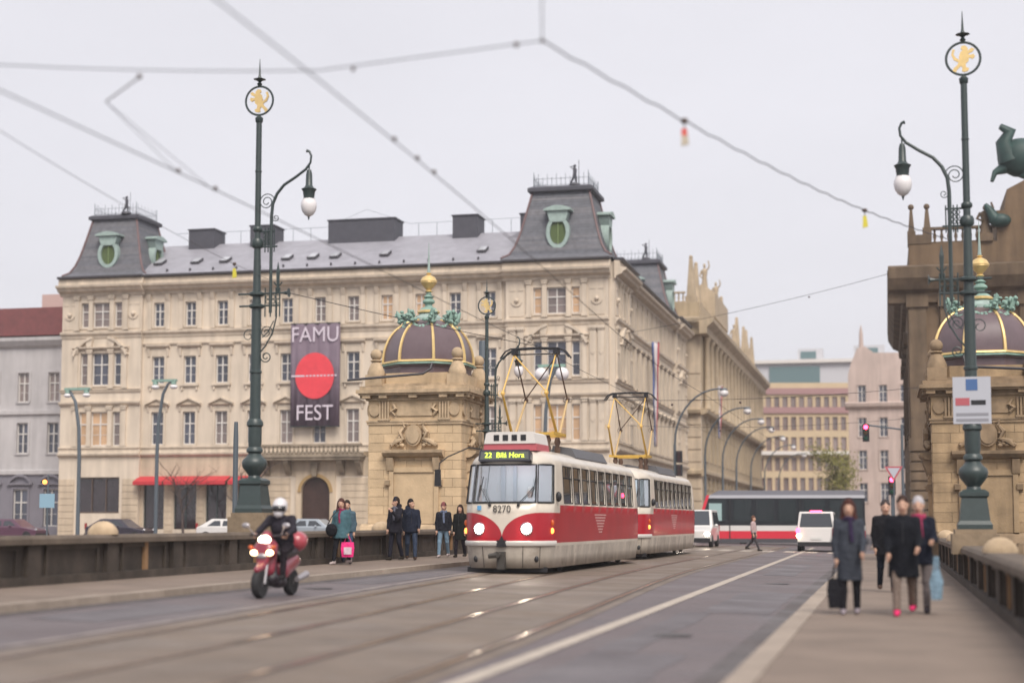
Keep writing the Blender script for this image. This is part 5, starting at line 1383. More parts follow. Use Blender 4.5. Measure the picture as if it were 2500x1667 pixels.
    # running gear
    for y in (2.6, 11.2):
        q = MB(); q.box(-1.0, 1.0, y - 1.2, y + 1.2, .12, .5); bg_ = q.build('bogie', M('greasy_iron', ()), t)
        for dy in (-.95, .95):
            for s in (-1, 1):
                q = MB(); q.lathe([(.35, -.06), (.35, .02), (.32, .06), (.1, .07)], (0, 0, 0), 20); o = q.build('wheel', M('greasy_iron', ()), bg_, 40, (.76 * s, y + dy, .35)); o.rotation_euler = (0, PI / 2 * s, 0)
    q = MB(); q.box(-1.08, 1.08, .9, 13.2, .13, .55); q.build('underframe', black, t)
    q = MB(); q.box(-1.1, 1.1, .55, .62, .03, .16); q.build('lifeguard', black, t)
    # interior
    q = MB(); q.box(-1.14, 1.14, .7, 13.4, .84, .88); q.build('floor', M('tram_floor', (.10, .10, .11), .8), t)
    q = MB(); q.prism([(.42, .88), (.42, 1.75), (.75, 1.86), (1.0, 1.86), (1.0, .88)], -1.0, 1.0, 'x'); q.build('dashboard', M('dash_grey', (.60, .65, .68), .5), t)
    q = MB(); q.box(-1.12, 1.12, 2.05, 2.09, .88, 2.95); q.build('cab_partition', M('cab_wall', (.62, .66, .68), .6), t)
    q = MB(); q.box(-.55, -.42, 1.95, 2.0, .9, 2.9); q.box(-.2, -.1, 1.95, 2.0, .9, 2.9); q.build('cab_post', M('dash_blue', (.30, .36, .42), .6), t)
    sm = MB(); sm.box(-.21, .21, -.2, .2, 1.26, 1.34); sm.prism([(.16, 1.3), (.22, 1.3), (.30, 1.98), (.24, 1.98)], -.21, .21); seat = sm.mesh('seat', M('seat_red', (.34, .06, .05), .6))
    for k in range(9):
        for x in (-.85, .85): put('seat', seat, t, (x, 3.4 + k * 1.05, 0))
    for k in range(4): q = MB(); q.box(-.12, .12, 6.4 + k * 1.8, 7.4 + k * 1.8, 3.06, 3.10); q.build('ceiling_light', M('fluorescent', (.8, .75, .55), .4, emit=(1.0, .86, .5), estr=1.0), t)
    for k in range(4):
        for s in (-.5, .5): q = MB(); q.tube([(s, 3.9 + k * 2.4, .88), (s, 3.9 + k * 2.4, 3.1)], .018, 6); q.build('grab_pole', M('grab_yellow', (.6, .35, .04), .5), t)
    q = MB(); q.box(-.55, .55, 1.05, 1.55, 2.97, 3.0); q.build('cab_fill_panel', M('cab_fill_glow', (.8, .8, .78), .4, emit=(.86, .94, 1.0), estr=5.0), t)  # added glowing panel that brightens the driver and cab, not a known lamp
    # pale striped decal on the flank
    for k in range(7):
        z = 1.04 + k * .085; w = .25 + .11 * k
        q = MB(); x = interp(HW, z) + .006; q.box(x - .004, x, 6.9 - w, 6.9 + w * .9, z, z + .035); q.build('stripe', M('decal_pale', (.60, .36, .34), .4), t)
    return t
tram1 = make_tram()
tram1.location = (xl(41) - .47, 41.0, g(-9.7) + .012)
tram1.rotation_euler = (0, 0, -.026)
tram1['label'] = 'front red and cream tram car numbered 8270 with lit headlamps and yellow pantograph'
tram2 = copy_tree(tram1)
tram2.location = (xl(58) - .08, 58.0, g(-9.7) + .06)
tram2.rotation_euler = (0, 0, -.012)
tram2['label'] = 'second red and cream tram car coupled behind the numbered front car'
for o in list(tram2.children):
    if o.name.startswith(('fleet_number', 'destination_display', 'roof_unit', 'blue_sticker', 'mirror_arm', 'headlamp')):
        for c in list(o.children):
            for cc in list(c.children): bpy.data.objects.remove(cc)
            bpy.data.objects.remove(c)
        bpy.data.objects.remove(o)

# --- low-floor tram crossing the end of the bridge
def low_tram():
    t = thing('low_floor_tram', 'long dark-windowed tram with white and red stripes crossing beyond the white van', 'tram', (-12.0, 101.5, .12), math.radians(8))
    L, D = 10.7, 2.5
    dark = M('dark_band', (.016, .019, .024), .3, spec=.3); wht_ = M('tram_white', (.60, .58, .56), .35, coat=.3); rd = M('crossing_red', (.62, .025, .05), .35, coat=.3)
    def band(nm, z0, z1, mat, in0=0.0, in1=0.0, y0=0.0, nose0=0.0, nose1=0.0):
        q = MB(); q.add([(nose0, y0 + in0, z0), (L, y0 + in0, z0), (L, D - in0, z0), (nose0 + .2, D - in0, z0), (nose1, y0 + in1, z1), (L, y0 + in1, z1), (L, D - in1, z1), (nose1 + .2, D - in1, z1)],
              [(3, 2, 1, 0), (4, 5, 6, 7), (0, 1, 5, 4), (1, 2, 6, 5), (2, 3, 7, 6), (3, 0, 4, 7)]); return q.build(nm, mat, t)
    band('skirt', .12, .38, M('skirt_grey', (.08, .08, .09), .6), .08, .03, 0, .15, .1)
    band('red_stripe', .381, .86, rd, .03, 0, 0, .1, .12)
    band('white_stripe', .861, 1.20, wht_, 0, 0, 0, .12, .2)
    b = band('window_band', 1.201, 2.92, dark, 0.01, .03, 0, .2, .75)
    band('roof_edge', 2.921, 3.12, M('roof_grey', (.24, .24, .27), .5), .0, .10, 0, .7, .85)
    band('roof', 3.121, 3.42, M('roof_dark', (.10, .10, .12), .6), .15, .4, 0, 1.0, 1.6)
    gt = M('tinted_pane', (.022, .03, .034), .18, spec=.35)
    for x0, x1 in ((.75, 2.0), (2.5, 3.6), (3.9, 5.0), (5.3, 6.4), (6.9, 8.2), (8.5, 9.6), (9.8, 10.5)):
        q = MB(); q.box(x0, x1, -.02, .03, 1.45, 2.78); q.build('window', gt, t)
    q = MB(); q.prism([(.16, 1.2), (.36, 1.2), (.98, 3.12), (.80, 3.12)], -.03, .0, 'y'); q.build('red_pillar', rd, t)
    q = MB(); q.box(.95, 1.75, -.045, -.021, 1.5, 2.6); q.build('lit_pane', M('bright_pane', (.20, .28, .28), .1, spec=.9, emit=(.6, .8, .75), estr=.12), t)
    for x in (2.25, 6.65, 9.8): q = MB(); q.box(x - .03, x + .03, -.02, .02, .4, 2.9); q.build('door_seam', black, t)
    for x, z, m in ((2.6, 2.3, lamp_red), (4.9, 2.15, lamp_warm), (5.5, 1.95, lamp_warm), (5.0, 1.75, lamp_warm), (3.6, 1.55, lamp_warm), (7.0, 1.95, lamp_warm), (9.1, 2.0, lamp_warm)):
        q = MB(); q.ball((x, .35, z), .06, 8, 6); q.build('inside_lamp', m, t)
    for x in (2.2, 8.9):
        for dx in (-.9, .9): q = MB(); q.lathe([(.3, -.05), (.3, .05)], (0, 0, 0), 16); o = q.build('wheel', black, t, None, (x + dx, .2, .30)); o.rotation_euler = (PI / 2, 0, 0)
    q = MB(); q.lathe([(.10, 0), (.10, .06)], (0, 0, 0), 12); o = q.build('headlamp', lamp_white, t, None, (.08, .3, .95)); o.rotation_euler = (0, -PI / 2, 0)
low_tram()

# --- road vehicles
car_glass = M('car_glass', (.035, .04, .048), .08, spec=.9)
def wheel(parent, x, y, r=.33, w=.2):
    q = MB(); q.lathe([(r * .6, -w / 2), (r * .93, -w / 2), (r, -w / 2 + .03), (r, w / 2 - .03), (r * .93, w / 2), (r * .6, w / 2)], (0, 0, 0), 20); o = q.build('wheel', rubber, parent, 40, (x, y, r)); o.rotation_euler = (0, PI / 2, 0)
    q = MB(); q.lathe([(r * .6, -w / 2 + .02), (r * .6, w / 2 - .02)], (0, 0, 0), 14); q.build('rim', M('rim_alloy', (.32, .32, .34), .35, metal=.7), o)
def vehicle(label, cat, name, loc, rz, paint, prof, belt, W, lit_front=False, lit_rear=False, roofw=.82, wheels=(-1.45, 1.45), rear_glass=None, group=None):
    """prof: side outline (y, z), nose towards -y; sides lean in above the belt line"""
    t = thing(name, label, cat, loc, rz, group)
    q = MB(); hw = W / 2; top = max(z for y, z in prof); n = len(prof)
    def half(z): return hw if z <= belt else hw - (hw - hw * roofw) * (z - belt) / (top - belt)
    vs = []
    for s in (-1, 1):
        for y, z in prof: vs.append((s * half(z) * (.97 if z < .4 else 1), y, z))
    fs = [tuple(range(n)), tuple(range(2 * n - 1, n - 1, -1))] + [(i, (i + 1) % n, n + (i + 1) % n, n + i) for i in range(n)]
    q.add(vs, fs); b = q.build('body', paint, t)
    bv = b.modifiers.new('edge', 'BEVEL'); bv.width = .06; bv.segments = 3; bv.limit_method = 'ANGLE'; bv.angle_limit = math.radians(28)
    ys = sorted(y for y, z in prof if z > belt + .1); y0, y1 = ys[0], ys[-1]
    for s in (-1, 1):
        m = (y0 + y1) / 2
        for a, c in ((y0 + .12, m - .05), (m + .05, y1 - .15)):
            q = MB(); vv = []
            ex = .42 if belt < 1 else .12
            for zz, yy in ((belt + .06, a - (ex if a < m - .2 else 0)), (belt + .06, c + (ex if c > m + .2 else 0)), (top - .13, c - .06), (top - .13, a + .06)):
                vv += [(s * (half(zz) + .004), yy, zz), (s * (half(zz) - .03), yy, zz)]
            q.add(vv, [(0, 2, 4, 6), (7, 5, 3, 1), (0, 1, 3, 2), (2, 3, 5, 4), (4, 5, 7, 6), (6, 7, 1, 0)]); q.build('side_window', car_glass, t)
    def pane(nm, pa, pb, f0, f1, out):
        (ya, za), (yb, zb) = pa, pb; q = MB(); vv = []
        for f in (f0, f1):
            y, z = ya + (yb - ya) * f, za + (zb - za) * f
            for s in (-1, 1): vv.append((s * (half(z) - .14), y + out, z + .012))
        q.add(vv + [(x, y - out * .9, z - .03) for x, y, z in vv], [(0, 1, 3, 2), (4, 6, 7, 5), (0, 4, 5, 1), (2, 3, 7, 6), (0, 2, 6, 4), (1, 5, 7, 3)]); q.build(nm, car_glass, t)
    up = [i for i, (y, z) in enumerate(prof) if z == top]
    i0, i1 = min(up, key=lambda i: prof[i][0]), max(up, key=lambda i: prof[i][0])
    pane('windscreen', prof[i0 - 1], prof[i0], .08, .92, -.02)
    rg = rear_glass or (.08, .9)
    pane('rear_window', prof[(i1 + 1) % n], prof[i1], rg[0], rg[1], .02)
    yf, yr = min(y for y, z in prof), max(y for y, z in prof)
    for s in (-1, 1):
        for y in wheels: wheel(t, s * (hw - .1), y)
        q = MB(); q.ball((s * (hw - .22), yf + .05, .72), (.16, .08, .10), 12, 7); q.build('headlight', lamp_white if lit_front else chrome, t, 60)
        q = MB(); q.box(s * (hw - .09) - .07, s * (hw - .09) + .07, yr - .10, yr + .015, .78, 1.18); q.build('tail_light', lamp_red if lit_rear else M('tail_red', (.3, .02, .02), .3), t)
        q = MB(); q.ball((s * (hw + .1), y0 + .1, belt + .05), (.1, .07, .08), 8, 6); q.build('mirror', paint, t, 50)
    q = MB(); q.box(-hw + .05, hw - .05, yf - .05, yf + .1, .28, .5); q.build('bumper', black, t); q = MB(); q.box(-hw + .05, hw - .05, yr - .1, yr + .05, .28, .5); q.build('bumper', black, t)
    q = MB(); q.box(-.26, .26, yr + .01, yr + .03, .62, .73); q.build('number_plate', M('plate', (.6, .6, .58), .5), t)
    return t
white_paint = M('white_car_paint', (.66, .64, .62), .3, coat=.5, var=.04); silver = M('silver_car_paint', (.36, .40, .44), .3, metal=.3, coat=.5); dark_paint = M('dark_car_paint', (.035, .03, .045), .3, coat=.5); plum = M('plum_car_paint', (.10, .04, .07), .3, coat=.5)
VAN = [(-2.3, .3), (-2.35, .9), (-1.55, 1.12), (-.75, 2.02), (2.2, 2.02), (2.36, 1.15), (2.38, .3)]
CAR = [(-2.1, .28), (-2.12, .72), (-1.05, .92), (-.35, 1.44), (1.1, 1.46), (1.9, .98), (2.12, .92), (2.14, .28)]
v = vehicle('white van seen from behind with a lit high brake light, right of the tracks', 'van', 'white_van', (-3.55, 84.5, g(-3.5)), PI, white_paint, VAN, 1.12, 1.95, lit_rear=False, roofw=.86, rear_glass=(.12, .88))
q = MB(); q.box(-.28, .28, 2.12, 2.22, 1.99, 2.08); q.build('brake_light', lamp_red, v)
q = MB(); q.ball((.90, 2.40, 1.05), (.11, .05, .16), 10, 6); q.build('lit_tail_lamp', lamp_red, v, 60); q = MB(); q.ball((.88, 2.40, .80), (.11, .05, .12), 10, 6); q.build('lit_indicator', lamp_warm, v, 60)
vehicle('white van facing the camera with lit headlights, behind the second tram car', 'van', 'white_van', (-10.25, 88.5, g(-10)), 0, white_paint, VAN, 1.12, 1.95, lit_front=True, roofw=.86)
vehicle('white parked car before the palace, under the red awnings', 'car', 'parked_car', (-41.5, 97, .29), RS, white_paint, CAR, .93, 1.78, group='cars parked along the palace')
vehicle('silver blue parked car right behind the scooter rider', 'car', 'parked_car', (-35.8, 97.4, .29), RS, silver, CAR, .93, 1.78, group='cars parked along the palace')
vehicle('dark parked car before the big shop window of the palace', 'car', 'parked_car', (-49.5, 97.2, .29), RS, dark_paint, CAR, .93, 1.78, group='cars parked along the palace')
vehicle('plum coloured parked car at the left end of the row', 'car', 'parked_car', (-57.5, 97.5, .29), RS, plum, CAR, .93, 1.78, group='cars parked along the palace')

# --- traffic signals and signs
def signal(label, x, y, z, h, arm=0.0, lit=True):
    t = thing('traffic_light', label, 'traffic light', (x, y, z))
    q = MB(); q.lathe([(.09, 0), (.07, h)], (0, 0, 0), 8); q.build('pole', iron_plain, t)
    if arm: q = MB(); q.tube([(0, 0, h - .3), (arm, 0, h)], .05, 6); q.build('arm', iron_plain, t)
    zc = h - 1.0 if arm else h
    q = MB(); q.box(arm - .2, arm + .2, -.16, .16, zc, zc + 1.05); hd = q.build('signal_head', black, t)
    for k, m in ((2, lamp_red if lit else black), (1, M('off_amber', (.06, .035, .01), .3)), (0, M('off_green', (.01, .05, .03), .3))):
        q = MB(); q.lathe([(.13, 0), (.12, .03), (.05, .05)], (0, 0, 0), 14); o = q.build('lens', m, hd, 50, (arm, -.165, zc + .2 + k * .33)); o.rotation_euler = (PI / 2, 0, 0)
        q = MB(); q.tube([(.15 * math.cos(a), 0, .15 * math.sin(a)) for a in [i * PI / 8 for i in range(9)]], .02, 4); q.build('visor', black, hd, None, (arm, -.24, zc + .2 + k * .33))
    return t
signal('traffic light with red signal on an overhanging arm at the street end', .9, 98, .05, 7.3, -2.1)
signal('low traffic light with red signal above the people on the right pavement', .25, 92.5, .1, 2.95)
t = thing('road_sign', 'red and white triangular give way sign on a post, right side', 'sign', (.35, 90.5, .1)); q = MB(); q.lathe([(.035, 0), (.035, 4.5)], (0, 0, 0), 8); q.build('post', iron_plain, t)
q = MB(); q.prism([(-.5, 4.5), (.5, 4.5), (0, 3.65)], -.06, -.04, 'y'); s = q.build('sign_plate', M('sign_red', ()), t); q = MB(); q.prism([(-.34, 4.41), (.34, 4.41), (0, 3.84)], -.068, -.061, 'y'); q.build('sign_face', M('sign_white', ()), s)
t = thing('road_sign', 'blue road sign with an orange lamp at the far left edge', 'sign', (-35.0, 62, .25)); q = MB(); q.lathe([(.04, -7), (.04, 3.3)], (0, 0, 0), 8); q.build('post', iron_plain, t)
q = MB(); q.box(-.35, .35, -.06, -.04, 1.9, 2.5); q.build('sign_plate', M('sign_pale_blue', (.25, .40, .50), .5), t); q = MB(); q.ball((-.1, -.1, 3.0), .1, 8, 6); q.build('orange_lamp', lamp_orange, t)

# ================================================================== PEOPLE
def surface(prims, res=.02, k=.03, floor=None):
    """one closed surface round a set of tapered limbs: prims are (a, b, ra, rb[, (sx, sy)]) - smooth union sampled on a grid, surface nets"""
    A = np.array([p[0] for p in prims], float); B = np.array([p[1] for p in prims], float); R = max(max(p[2], p[3]) for p in prims)
    lo = np.minimum(A, B).min(0) - R * 1.35 - .06; hi = np.maximum(A, B).max(0) + R * 1.35 + .06
    n = np.ceil((hi - lo) / res).astype(int) + 1
    X, Y, Z = np.meshgrid(*[lo[i] + res * np.arange(n[i]) for i in range(3)], indexing='ij')
    P = np.stack([X, Y, Z], -1); D = np.full(n, 9.0)
    for p in prims:
        a, b, ra, rb = np.array(p[0], float), np.array(p[1], float), p[2], p[3]
        sc = np.array(p[4] + (1.0,)) if len(p) > 4 else np.ones(3)
        q = (P - a) / sc; ab = (b - a) / sc; L = max(ab @ ab, 1e-9)
        h = np.clip((q @ ab) / L, 0, 1)
        d = np.linalg.norm(q - h[..., None] * ab, axis=-1) - (ra + (rb - ra) * h)
        d *= sc.min()
        m = np.clip(.5 + .5 * (D - d) / k, 0, 1)
        D = D * (1 - m) + d * m - k * m * (1 - m)
    if floor is not None: D = np.maximum(D, floor - Z)
    s = D < 0; idx = -np.ones(n - 1, int)
    cs = sum(s[i:n[0] - 1 + i, j:n[1] - 1 + j, l:n[2] - 1 + l].astype(int) for i in (0, 1) for j in (0, 1) for l in (0, 1))
    act = np.argwhere((cs > 0) & (cs < 8)); idx[tuple(act.T)] = np.arange(len(act))
    acc = np.zeros((len(act), 3)); cnt = np.zeros(len(act))
    cor = [(i, j, l) for i in (0, 1) for j in (0, 1) for l in (0, 1)]
    for c0 in cor:
        for ax in range(3):
            if c0[ax]: continue
            c1 = list(c0); c1[ax] = 1
            d0 = D[tuple((act + c0).T)]; d1 = D[tuple((act + c1).T)]; x = (d0 < 0) != (d1 < 0)
            t = np.where(x, d0 / np.where(x, d0 - d1, 1), 0)
            pt = act + np.array(c0) + t[:, None] * (np.array(c1) - np.array(c0))
            acc[x] += pt[x]; cnt[x] += 1
    V = lo + res * acc / cnt[:, None]; F = []
    for ax in range(3):
        u, v = [a for a in range(3) if a != ax]
        sl0 = [slice(None)] * 3; sl1 = [slice(None)] * 3; sl0[ax] = slice(0, -1); sl1[ax] = slice(1, None)
        e = np.argwhere(s[tuple(sl0)] != s[tuple(sl1)])
        e = e[(e[:, u] > 0) & (e[:, v] > 0) & (e[:, u] < n[u] - 1) & (e[:, v] < n[v] - 1)]
        for c in e:
            q = []
            for du, dv in ((0, 0), (-1, 0), (-1, -1), (0, -1)):
                c2 = c.copy(); c2[u] += du; c2[v] += dv; q.append(int(idx[tuple(c2)]))
            if min(q) >= 0: F.append(q)
    mb = MB(); mb.v = [tuple(p) for p in V]; mb.f = F; mb.m = [0] * len(F)
    return mb
skin = M('skin', (.50, .30, .215), .55, var=.06, scale=20)
def cloth_m(c, r=.85): return M('cloth_%.3f_%.3f_%.3f' % c, c, r, var=.22, scale=7, bump=.6, bscale=14, spec=.15)
def V3(*a): return Vector(a)
def person(label, loc, rz, H=1.75, coat=(.02, .02, .03), coat_len=.80, trousers=(.02, .022, .035), shoes=(.03, .025, .02), hair=(.03, .02, .015), hair_style='short', hat=None, scarf=None,
           stride=.0, arms=((.05, .15), (.05, .15)), hood=False, head_turn=0.0, J=None, parts=('coat', 'trousers', 'shoes', 'hair'), girth=1.0, group=None, helmet=None, skirt=1.0):
    """facing -Y at rz 0; stride: how far the legs swing; arms: (swing forward, elbow bend) for the left-hand (-x) and right-hand (+x) arm; J overrides joints"""
    t = thing('person', label, 'person', loc, rz, group); k = H / 1.75
    j = {}
    j['pel'] = V3(0, 0, .94); j['chest'] = V3(0, .0, 1.28); j['neck'] = V3(0, .01, 1.48); j['head'] = V3(0, -.015, 1.635)
    for s, n, ph in ((-1, 'l', 1), (1, 'r', -1)):
        a = stride * ph; hp = V3(.095 * s, 0, .92); j['hip' + n] = hp
        kn = hp + V3(.012 * s, -math.sin(a) * .44 - (.05 if a < 0 else .0), -math.cos(a) * .44); j['kne' + n] = kn
        b = a - (abs(a) * .9 if a < 0 else .05); j['ank' + n] = kn + V3(0, -math.sin(b) * .42, -math.cos(b) * .42)
        sw, el = arms[0 if s < 0 else 1]; sh = V3(.172 * s * girth ** .5, .01, 1.405); j['sho' + n] = sh
        e = sh + V3(.05 * s, -math.sin(sw) * .29, -math.cos(sw) * .29); j['elb' + n] = e
        w = sw + el; j['wri' + n] = e + V3(-.02 * s - (.06 * s if el > 1.2 else 0), -math.sin(w) * .25, -math.cos(w) * .25)
    if J: j.update({a: V3(*b) for a, b in J.items()})
    low = min(j['ankl'].z, j['ankr'].z)
    dz = 0 if J else .085 - low
    for a in j: j[a] = (j[a] + V3(0, 0, dz)) * k
    T = lambda *a: tuple(x * k for x in a)
    hd, hR = j['head'], .1 * k
    ct, st = math.cos(head_turn), math.sin(head_turn)
    def hp(x, y, z): return tuple(hd + V3(x * ct - y * st, x * st + y * ct, z) * k)
    P = [(hp(0, .01, .02), hp(0, .01, .05), .098 * k, .092 * k, (.84, 1.0)), (hp(0, -.02, -.06), hp(0, -.03, -.085), .066 * k, .045 * k), (j['neck'] - V3(0, 0, .03), hd, .056 * k, .052 * k),
         (hp(0, -.095, .0), hp(0, -.112, -.022), .012 * k, .017 * k), (hp(-.08, .01, .0), hp(-.085, .012, .025), .013 * k, .017 * k), (hp(.08, .01, .0), hp(.085, .012, .025), .013 * k, .017 * k),
         (hp(-.03, -.083, -.052), hp(.03, -.083, -.052), .012 * k, .012 * k),
         (j['chest'], j['neck'], .125 * k, .06 * k, (1.2, .8)), (j['pel'], j['chest'], .12 * k, .125 * k, (1.15, .8))]
    for n in 'lr':
        P += [(j['sho' + n], j['elb' + n], .050 * k, .040 * k), (j['elb' + n], j['wri' + n], .040 * k, .026 * k), (j['hip' + n], j['kne' + n], .078 * k, .052 * k), (j['kne' + n], j['ank' + n], .052 * k, .036 * k)]
        f = j['ank' + n]; P.append((f - V3(0, -.03, .03) * k, f + V3(0, -.14, -.05) * k, .035 * k, .03 * k))
    body = surface(P, .019 * k, .028 * k)
    for n, s in (('l', -1), ('r', 1)):                        # hands: palm, four fingers of different length with a bend, thumb from the side of the palm
        w = j['wri' + n]; d = (w - j['elb' + n]).normalized(); sd = V3(0, 1, 0) if abs(d.y) < .8 else V3(0, 0, 1)
        sd = (sd - d * sd.dot(d)).normalized(); nr = d.cross(sd) * s
        body.tube([w - d * .02 * k, w + d * .03 * k, w + d * .085 * k], [.024 * k, .036 * k, .036 * k], 8)
        for i, (o, L) in enumerate(((-.028, .065), (-.009, .078), (.010, .072), (.028, .055))):
            b = w + d * .085 * k + sd * o * k
            body.tube([b, b + (d * .6 + nr * .12) * L * k, b + (d * .95 + nr * .45) * L * k], [.010 * k, .009 * k, .007 * k], 6)
        b = w + d * .03 * k - sd * .032 * k
        body.tube([b, b + (d * .6 - sd * .7) * .035 * k, b + (d * 1.5 - sd * .7 + nr * .3) * .035 * k], [.012 * k, .011 * k, .008 * k], 6)
    body.mi = 1
    for s in (-1, 1): body.ball(hp(.032 * s, -.083, .018), .011 * k, 8, 6)
    body.mi = 2; body.tube([hp(-.024, -.096, -.052), hp(0, -.10, -.056), hp(.024, -.096, -.052)], .006 * k, 5)
    body.build('body', [skin, M('eye', (.03, .025, .02), .2), M('lips', (.36, .13, .11), .5)], t, 80)
    if 'trousers' in parts:
        Q = [(j['pel'] + V3(0, 0, .02) * k, j['pel'] - V3(0, 0, .02) * k, .125 * k * girth, .12 * k * girth, (1.2, .9))]
        for n in 'lr':
            an = j['ank' + n]; Q += [(j['hip' + n], j['kne' + n], .095 * k * girth, .068 * k), (j['kne' + n], an + (j['kne' + n] - an) * .08, .066 * k, .055 * k)]
        surface(Q, .02 * k, .03 * k).build('trousers', cloth_m(trousers), t, 80)
    if 'coat' in parts:
        hem = j['pel'].z - (coat_len - .55) * k
        Q = [(j['chest'] + V3(0, 0, .04) * k, j['chest'] + V3(0, 0, .10) * k,   .145 * k * girth, .10 * k * girth, (1.2, .85)), (j['pel'] + V3(0, 0, .1) * k, j['chest'], .152 * k * girth, .155 * k * girth, (1.18, .92)),
             *[(j['neck'] - V3(0, 0, .055) * k, j['sho' + n], .082 * k, .066 * k) for n in 'lr'], (j['neck'] - V3(0, 0, .06) * k, j['neck'] + V3(0, 0, .005) * k, .085 * k, .068 * k)]
        if hem < j['pel'].z: Q.append((j['pel'] + V3(0, 0, .1) * k, V3(j['pel'].x, j['pel'].y, hem - .05 * k), .152 * k * girth, .178 * k * girth * skirt, (1.16, 1.0)))
        for n in 'lr':
            w = j['elb' + n] + (j['wri' + n] - j['elb' + n]) * .95
            Q += [(j['sho' + n], j['elb' + n], .074 * k * girth ** .5, .060 * k), (j['elb' + n], w, .060 * k, .047 * k)]
        if hood: Q += [(hp(0, .07, -.13), hp(0, .10, -.10), .09 * k, .08 * k, (1.3, 1.0))]
        c = surface(Q, .02 * k, .035 * k, None if J else min(hem, j['pel'].z - .02)).build('coat', cloth_m(coat), t, 80)
        q = MB(); fy = -.158 * k * girth
        q.tube([(j['chest'].x, j['chest'].y - .128 * k * girth, j['chest'].z + .14 * k), (j['chest'].x, j['chest'].y - .142 * k * girth, j['chest'].z), (j['pel'].x, j['pel'].y - .148 * k * girth, j['pel'].z + .1 * k)], .008 * k, 4)
        if not J: q.build('zip', black, c)
    if 'shoes' in parts:
        for n in 'lr':
            f = j['ank' + n]; lift = V3(0, 0, 0)
            Q = [(f - V3(0, -.045, .03) * k, f + V3(0, -.15, -.048) * k, .046 * k, .036 * k, (.95, 1.0)), (f + V3(0, .02, .02) * k, f - V3(0, -.02, .04) * k, .052 * k, .05 * k)]
            surface(Q, .016 * k, .02 * k).build('shoe', cloth_m(shoes, .6), t, 80)
    if hat:
        Q = [(hp(0, .012, .065), hp(0, .012, .10), .102 * k, .082 * k, (.88, 1.0))]; surface(Q, .016 * k, .02).build('hat', cloth_m(hat), t, 80)
    elif helmet:
        Q = [(hp(0, .01, .03), hp(0, .02, .055), .142 * k, .138 * k, (.95, 1.05)), (hp(0, -.05, -.07), hp(0, -.06, -.09), .10 * k, .09 * k)]
        h = surface(Q, .018 * k, .03).build('helmet', helmet, t, 80)
        q = MB(); ring = [(hp(.115 * math.sin(a) * 1.02, -.125 * math.cos(a) - .012, z)) for z in (-.055, .045) for a in [(-75 + 15 * i) * PI / 180 for i in range(11)]]
        q.add(ring, [(i, i + 1, i + 12, i + 11) for i in range(10)]); v_ = q.build('visor', M('visor_glass', (.012, .012, .015), .1, spec=.9), h, 60)
        v_.modifiers.new('thickness', 'SOLIDIFY').thickness = .028 * k; v_.modifiers[0].offset = 1
    if 'hair' in parts and not helmet:
        Q = [(hp(0, .026, .074), hp(0, .028, .086), .101 * k, .09 * k, (.92, 1.03)), (hp(0, .05, -.03), hp(0, .045, .05), .082 * k, .09 * k)]
        if hair_style == 'long':
            for s in (-1, 1): Q += [(hp(.07 * s, .02, .05), hp(.088 * s, .03, -.15), .045 * k, .05 * k), (hp(.088 * s, .03, -.15), hp(.085 * s, -.03, -.24), .05 * k, .03 * k)]
            Q += [(hp(0, .07, 0), hp(0, .09, -.2), .085 * k, .075 * k, (1.2, .8))]
        surface(Q, .017 * k, .02).build('hair', cloth_m(hair, .7), t, 80)
    if scarf:
        q = MB(); c = j['neck'] - V3(0, 0, .0) * k
        q.tube([tuple(c + V3(.085 * math.cos(a), .085 * math.sin(a), .02 * math.sin(3 * a)) * k) for a in [2 * PI * i / 14 for i in range(15)]], .038 * k, 7)
        q.tube([tuple(c + V3(.02, -.09, -.02) * k), tuple(c + V3(.03, -.15, -.15) * k), tuple(c + V3(.05, -.165, -.36) * k)], [.035 * k, .038 * k, .03 * k], 6); q.build('scarf', cloth_m(scarf), t, 60)
    return t, j, k
def hand_point(t, j, n):
    m = Matrix.Translation(t.location) @ Matrix.Rotation(t.rotation_euler.z, 4, 'Z')
    w = j['wri' + n]; d = (w - j['elb' + n]).normalized(); return m @ (w + d * .10)
def bag(label, p, w, h, col, rz, strap=.25, extra=None):
    t = thing('carrier_bag', label, 'bag', (p.x, p.y, p.z - strap - h), rz); m = cloth_m(col, .5)
    q = MB(); q.add([(-w * .42, -.05, 0), (w * .42, -.05, 0), (w * .42, .05, 0), (-w * .42, .05, 0), (-w / 2, -.07, h * .6), (w / 2, -.07, h * .6), (w / 2, .07, h * .6), (-w / 2, .07, h * .6), (-w * .45, -.02, h), (w * .45, -.02, h), (w * .45, .02, h), (-w * .45, .02, h)],
          [(3, 2, 1, 0), (0, 1, 5, 4), (1, 2, 6, 5), (2, 3, 7, 6), (3, 0, 4, 7), (4, 5, 9, 8), (5, 6, 10, 9), (6, 7, 11, 10), (7, 4, 8, 11), (8, 9, 10, 11)]); q.build('sack', m, t, 50)
    for y in (-.02, .02): q = MB(); q.tube([(-w * .25, y, h), (-.03, y, h + strap), (.03, y, h + strap), (w * .25, y, h)], .012, 5); q.build('handle', m, t)
    if extra: q = MB(); q.box(-w * .28, w * .30, -.078, -.072, h * .18, h * .66); q.build('print_panel', cloth_m(extra), t)
    return t
LZ = g(-14) + .125
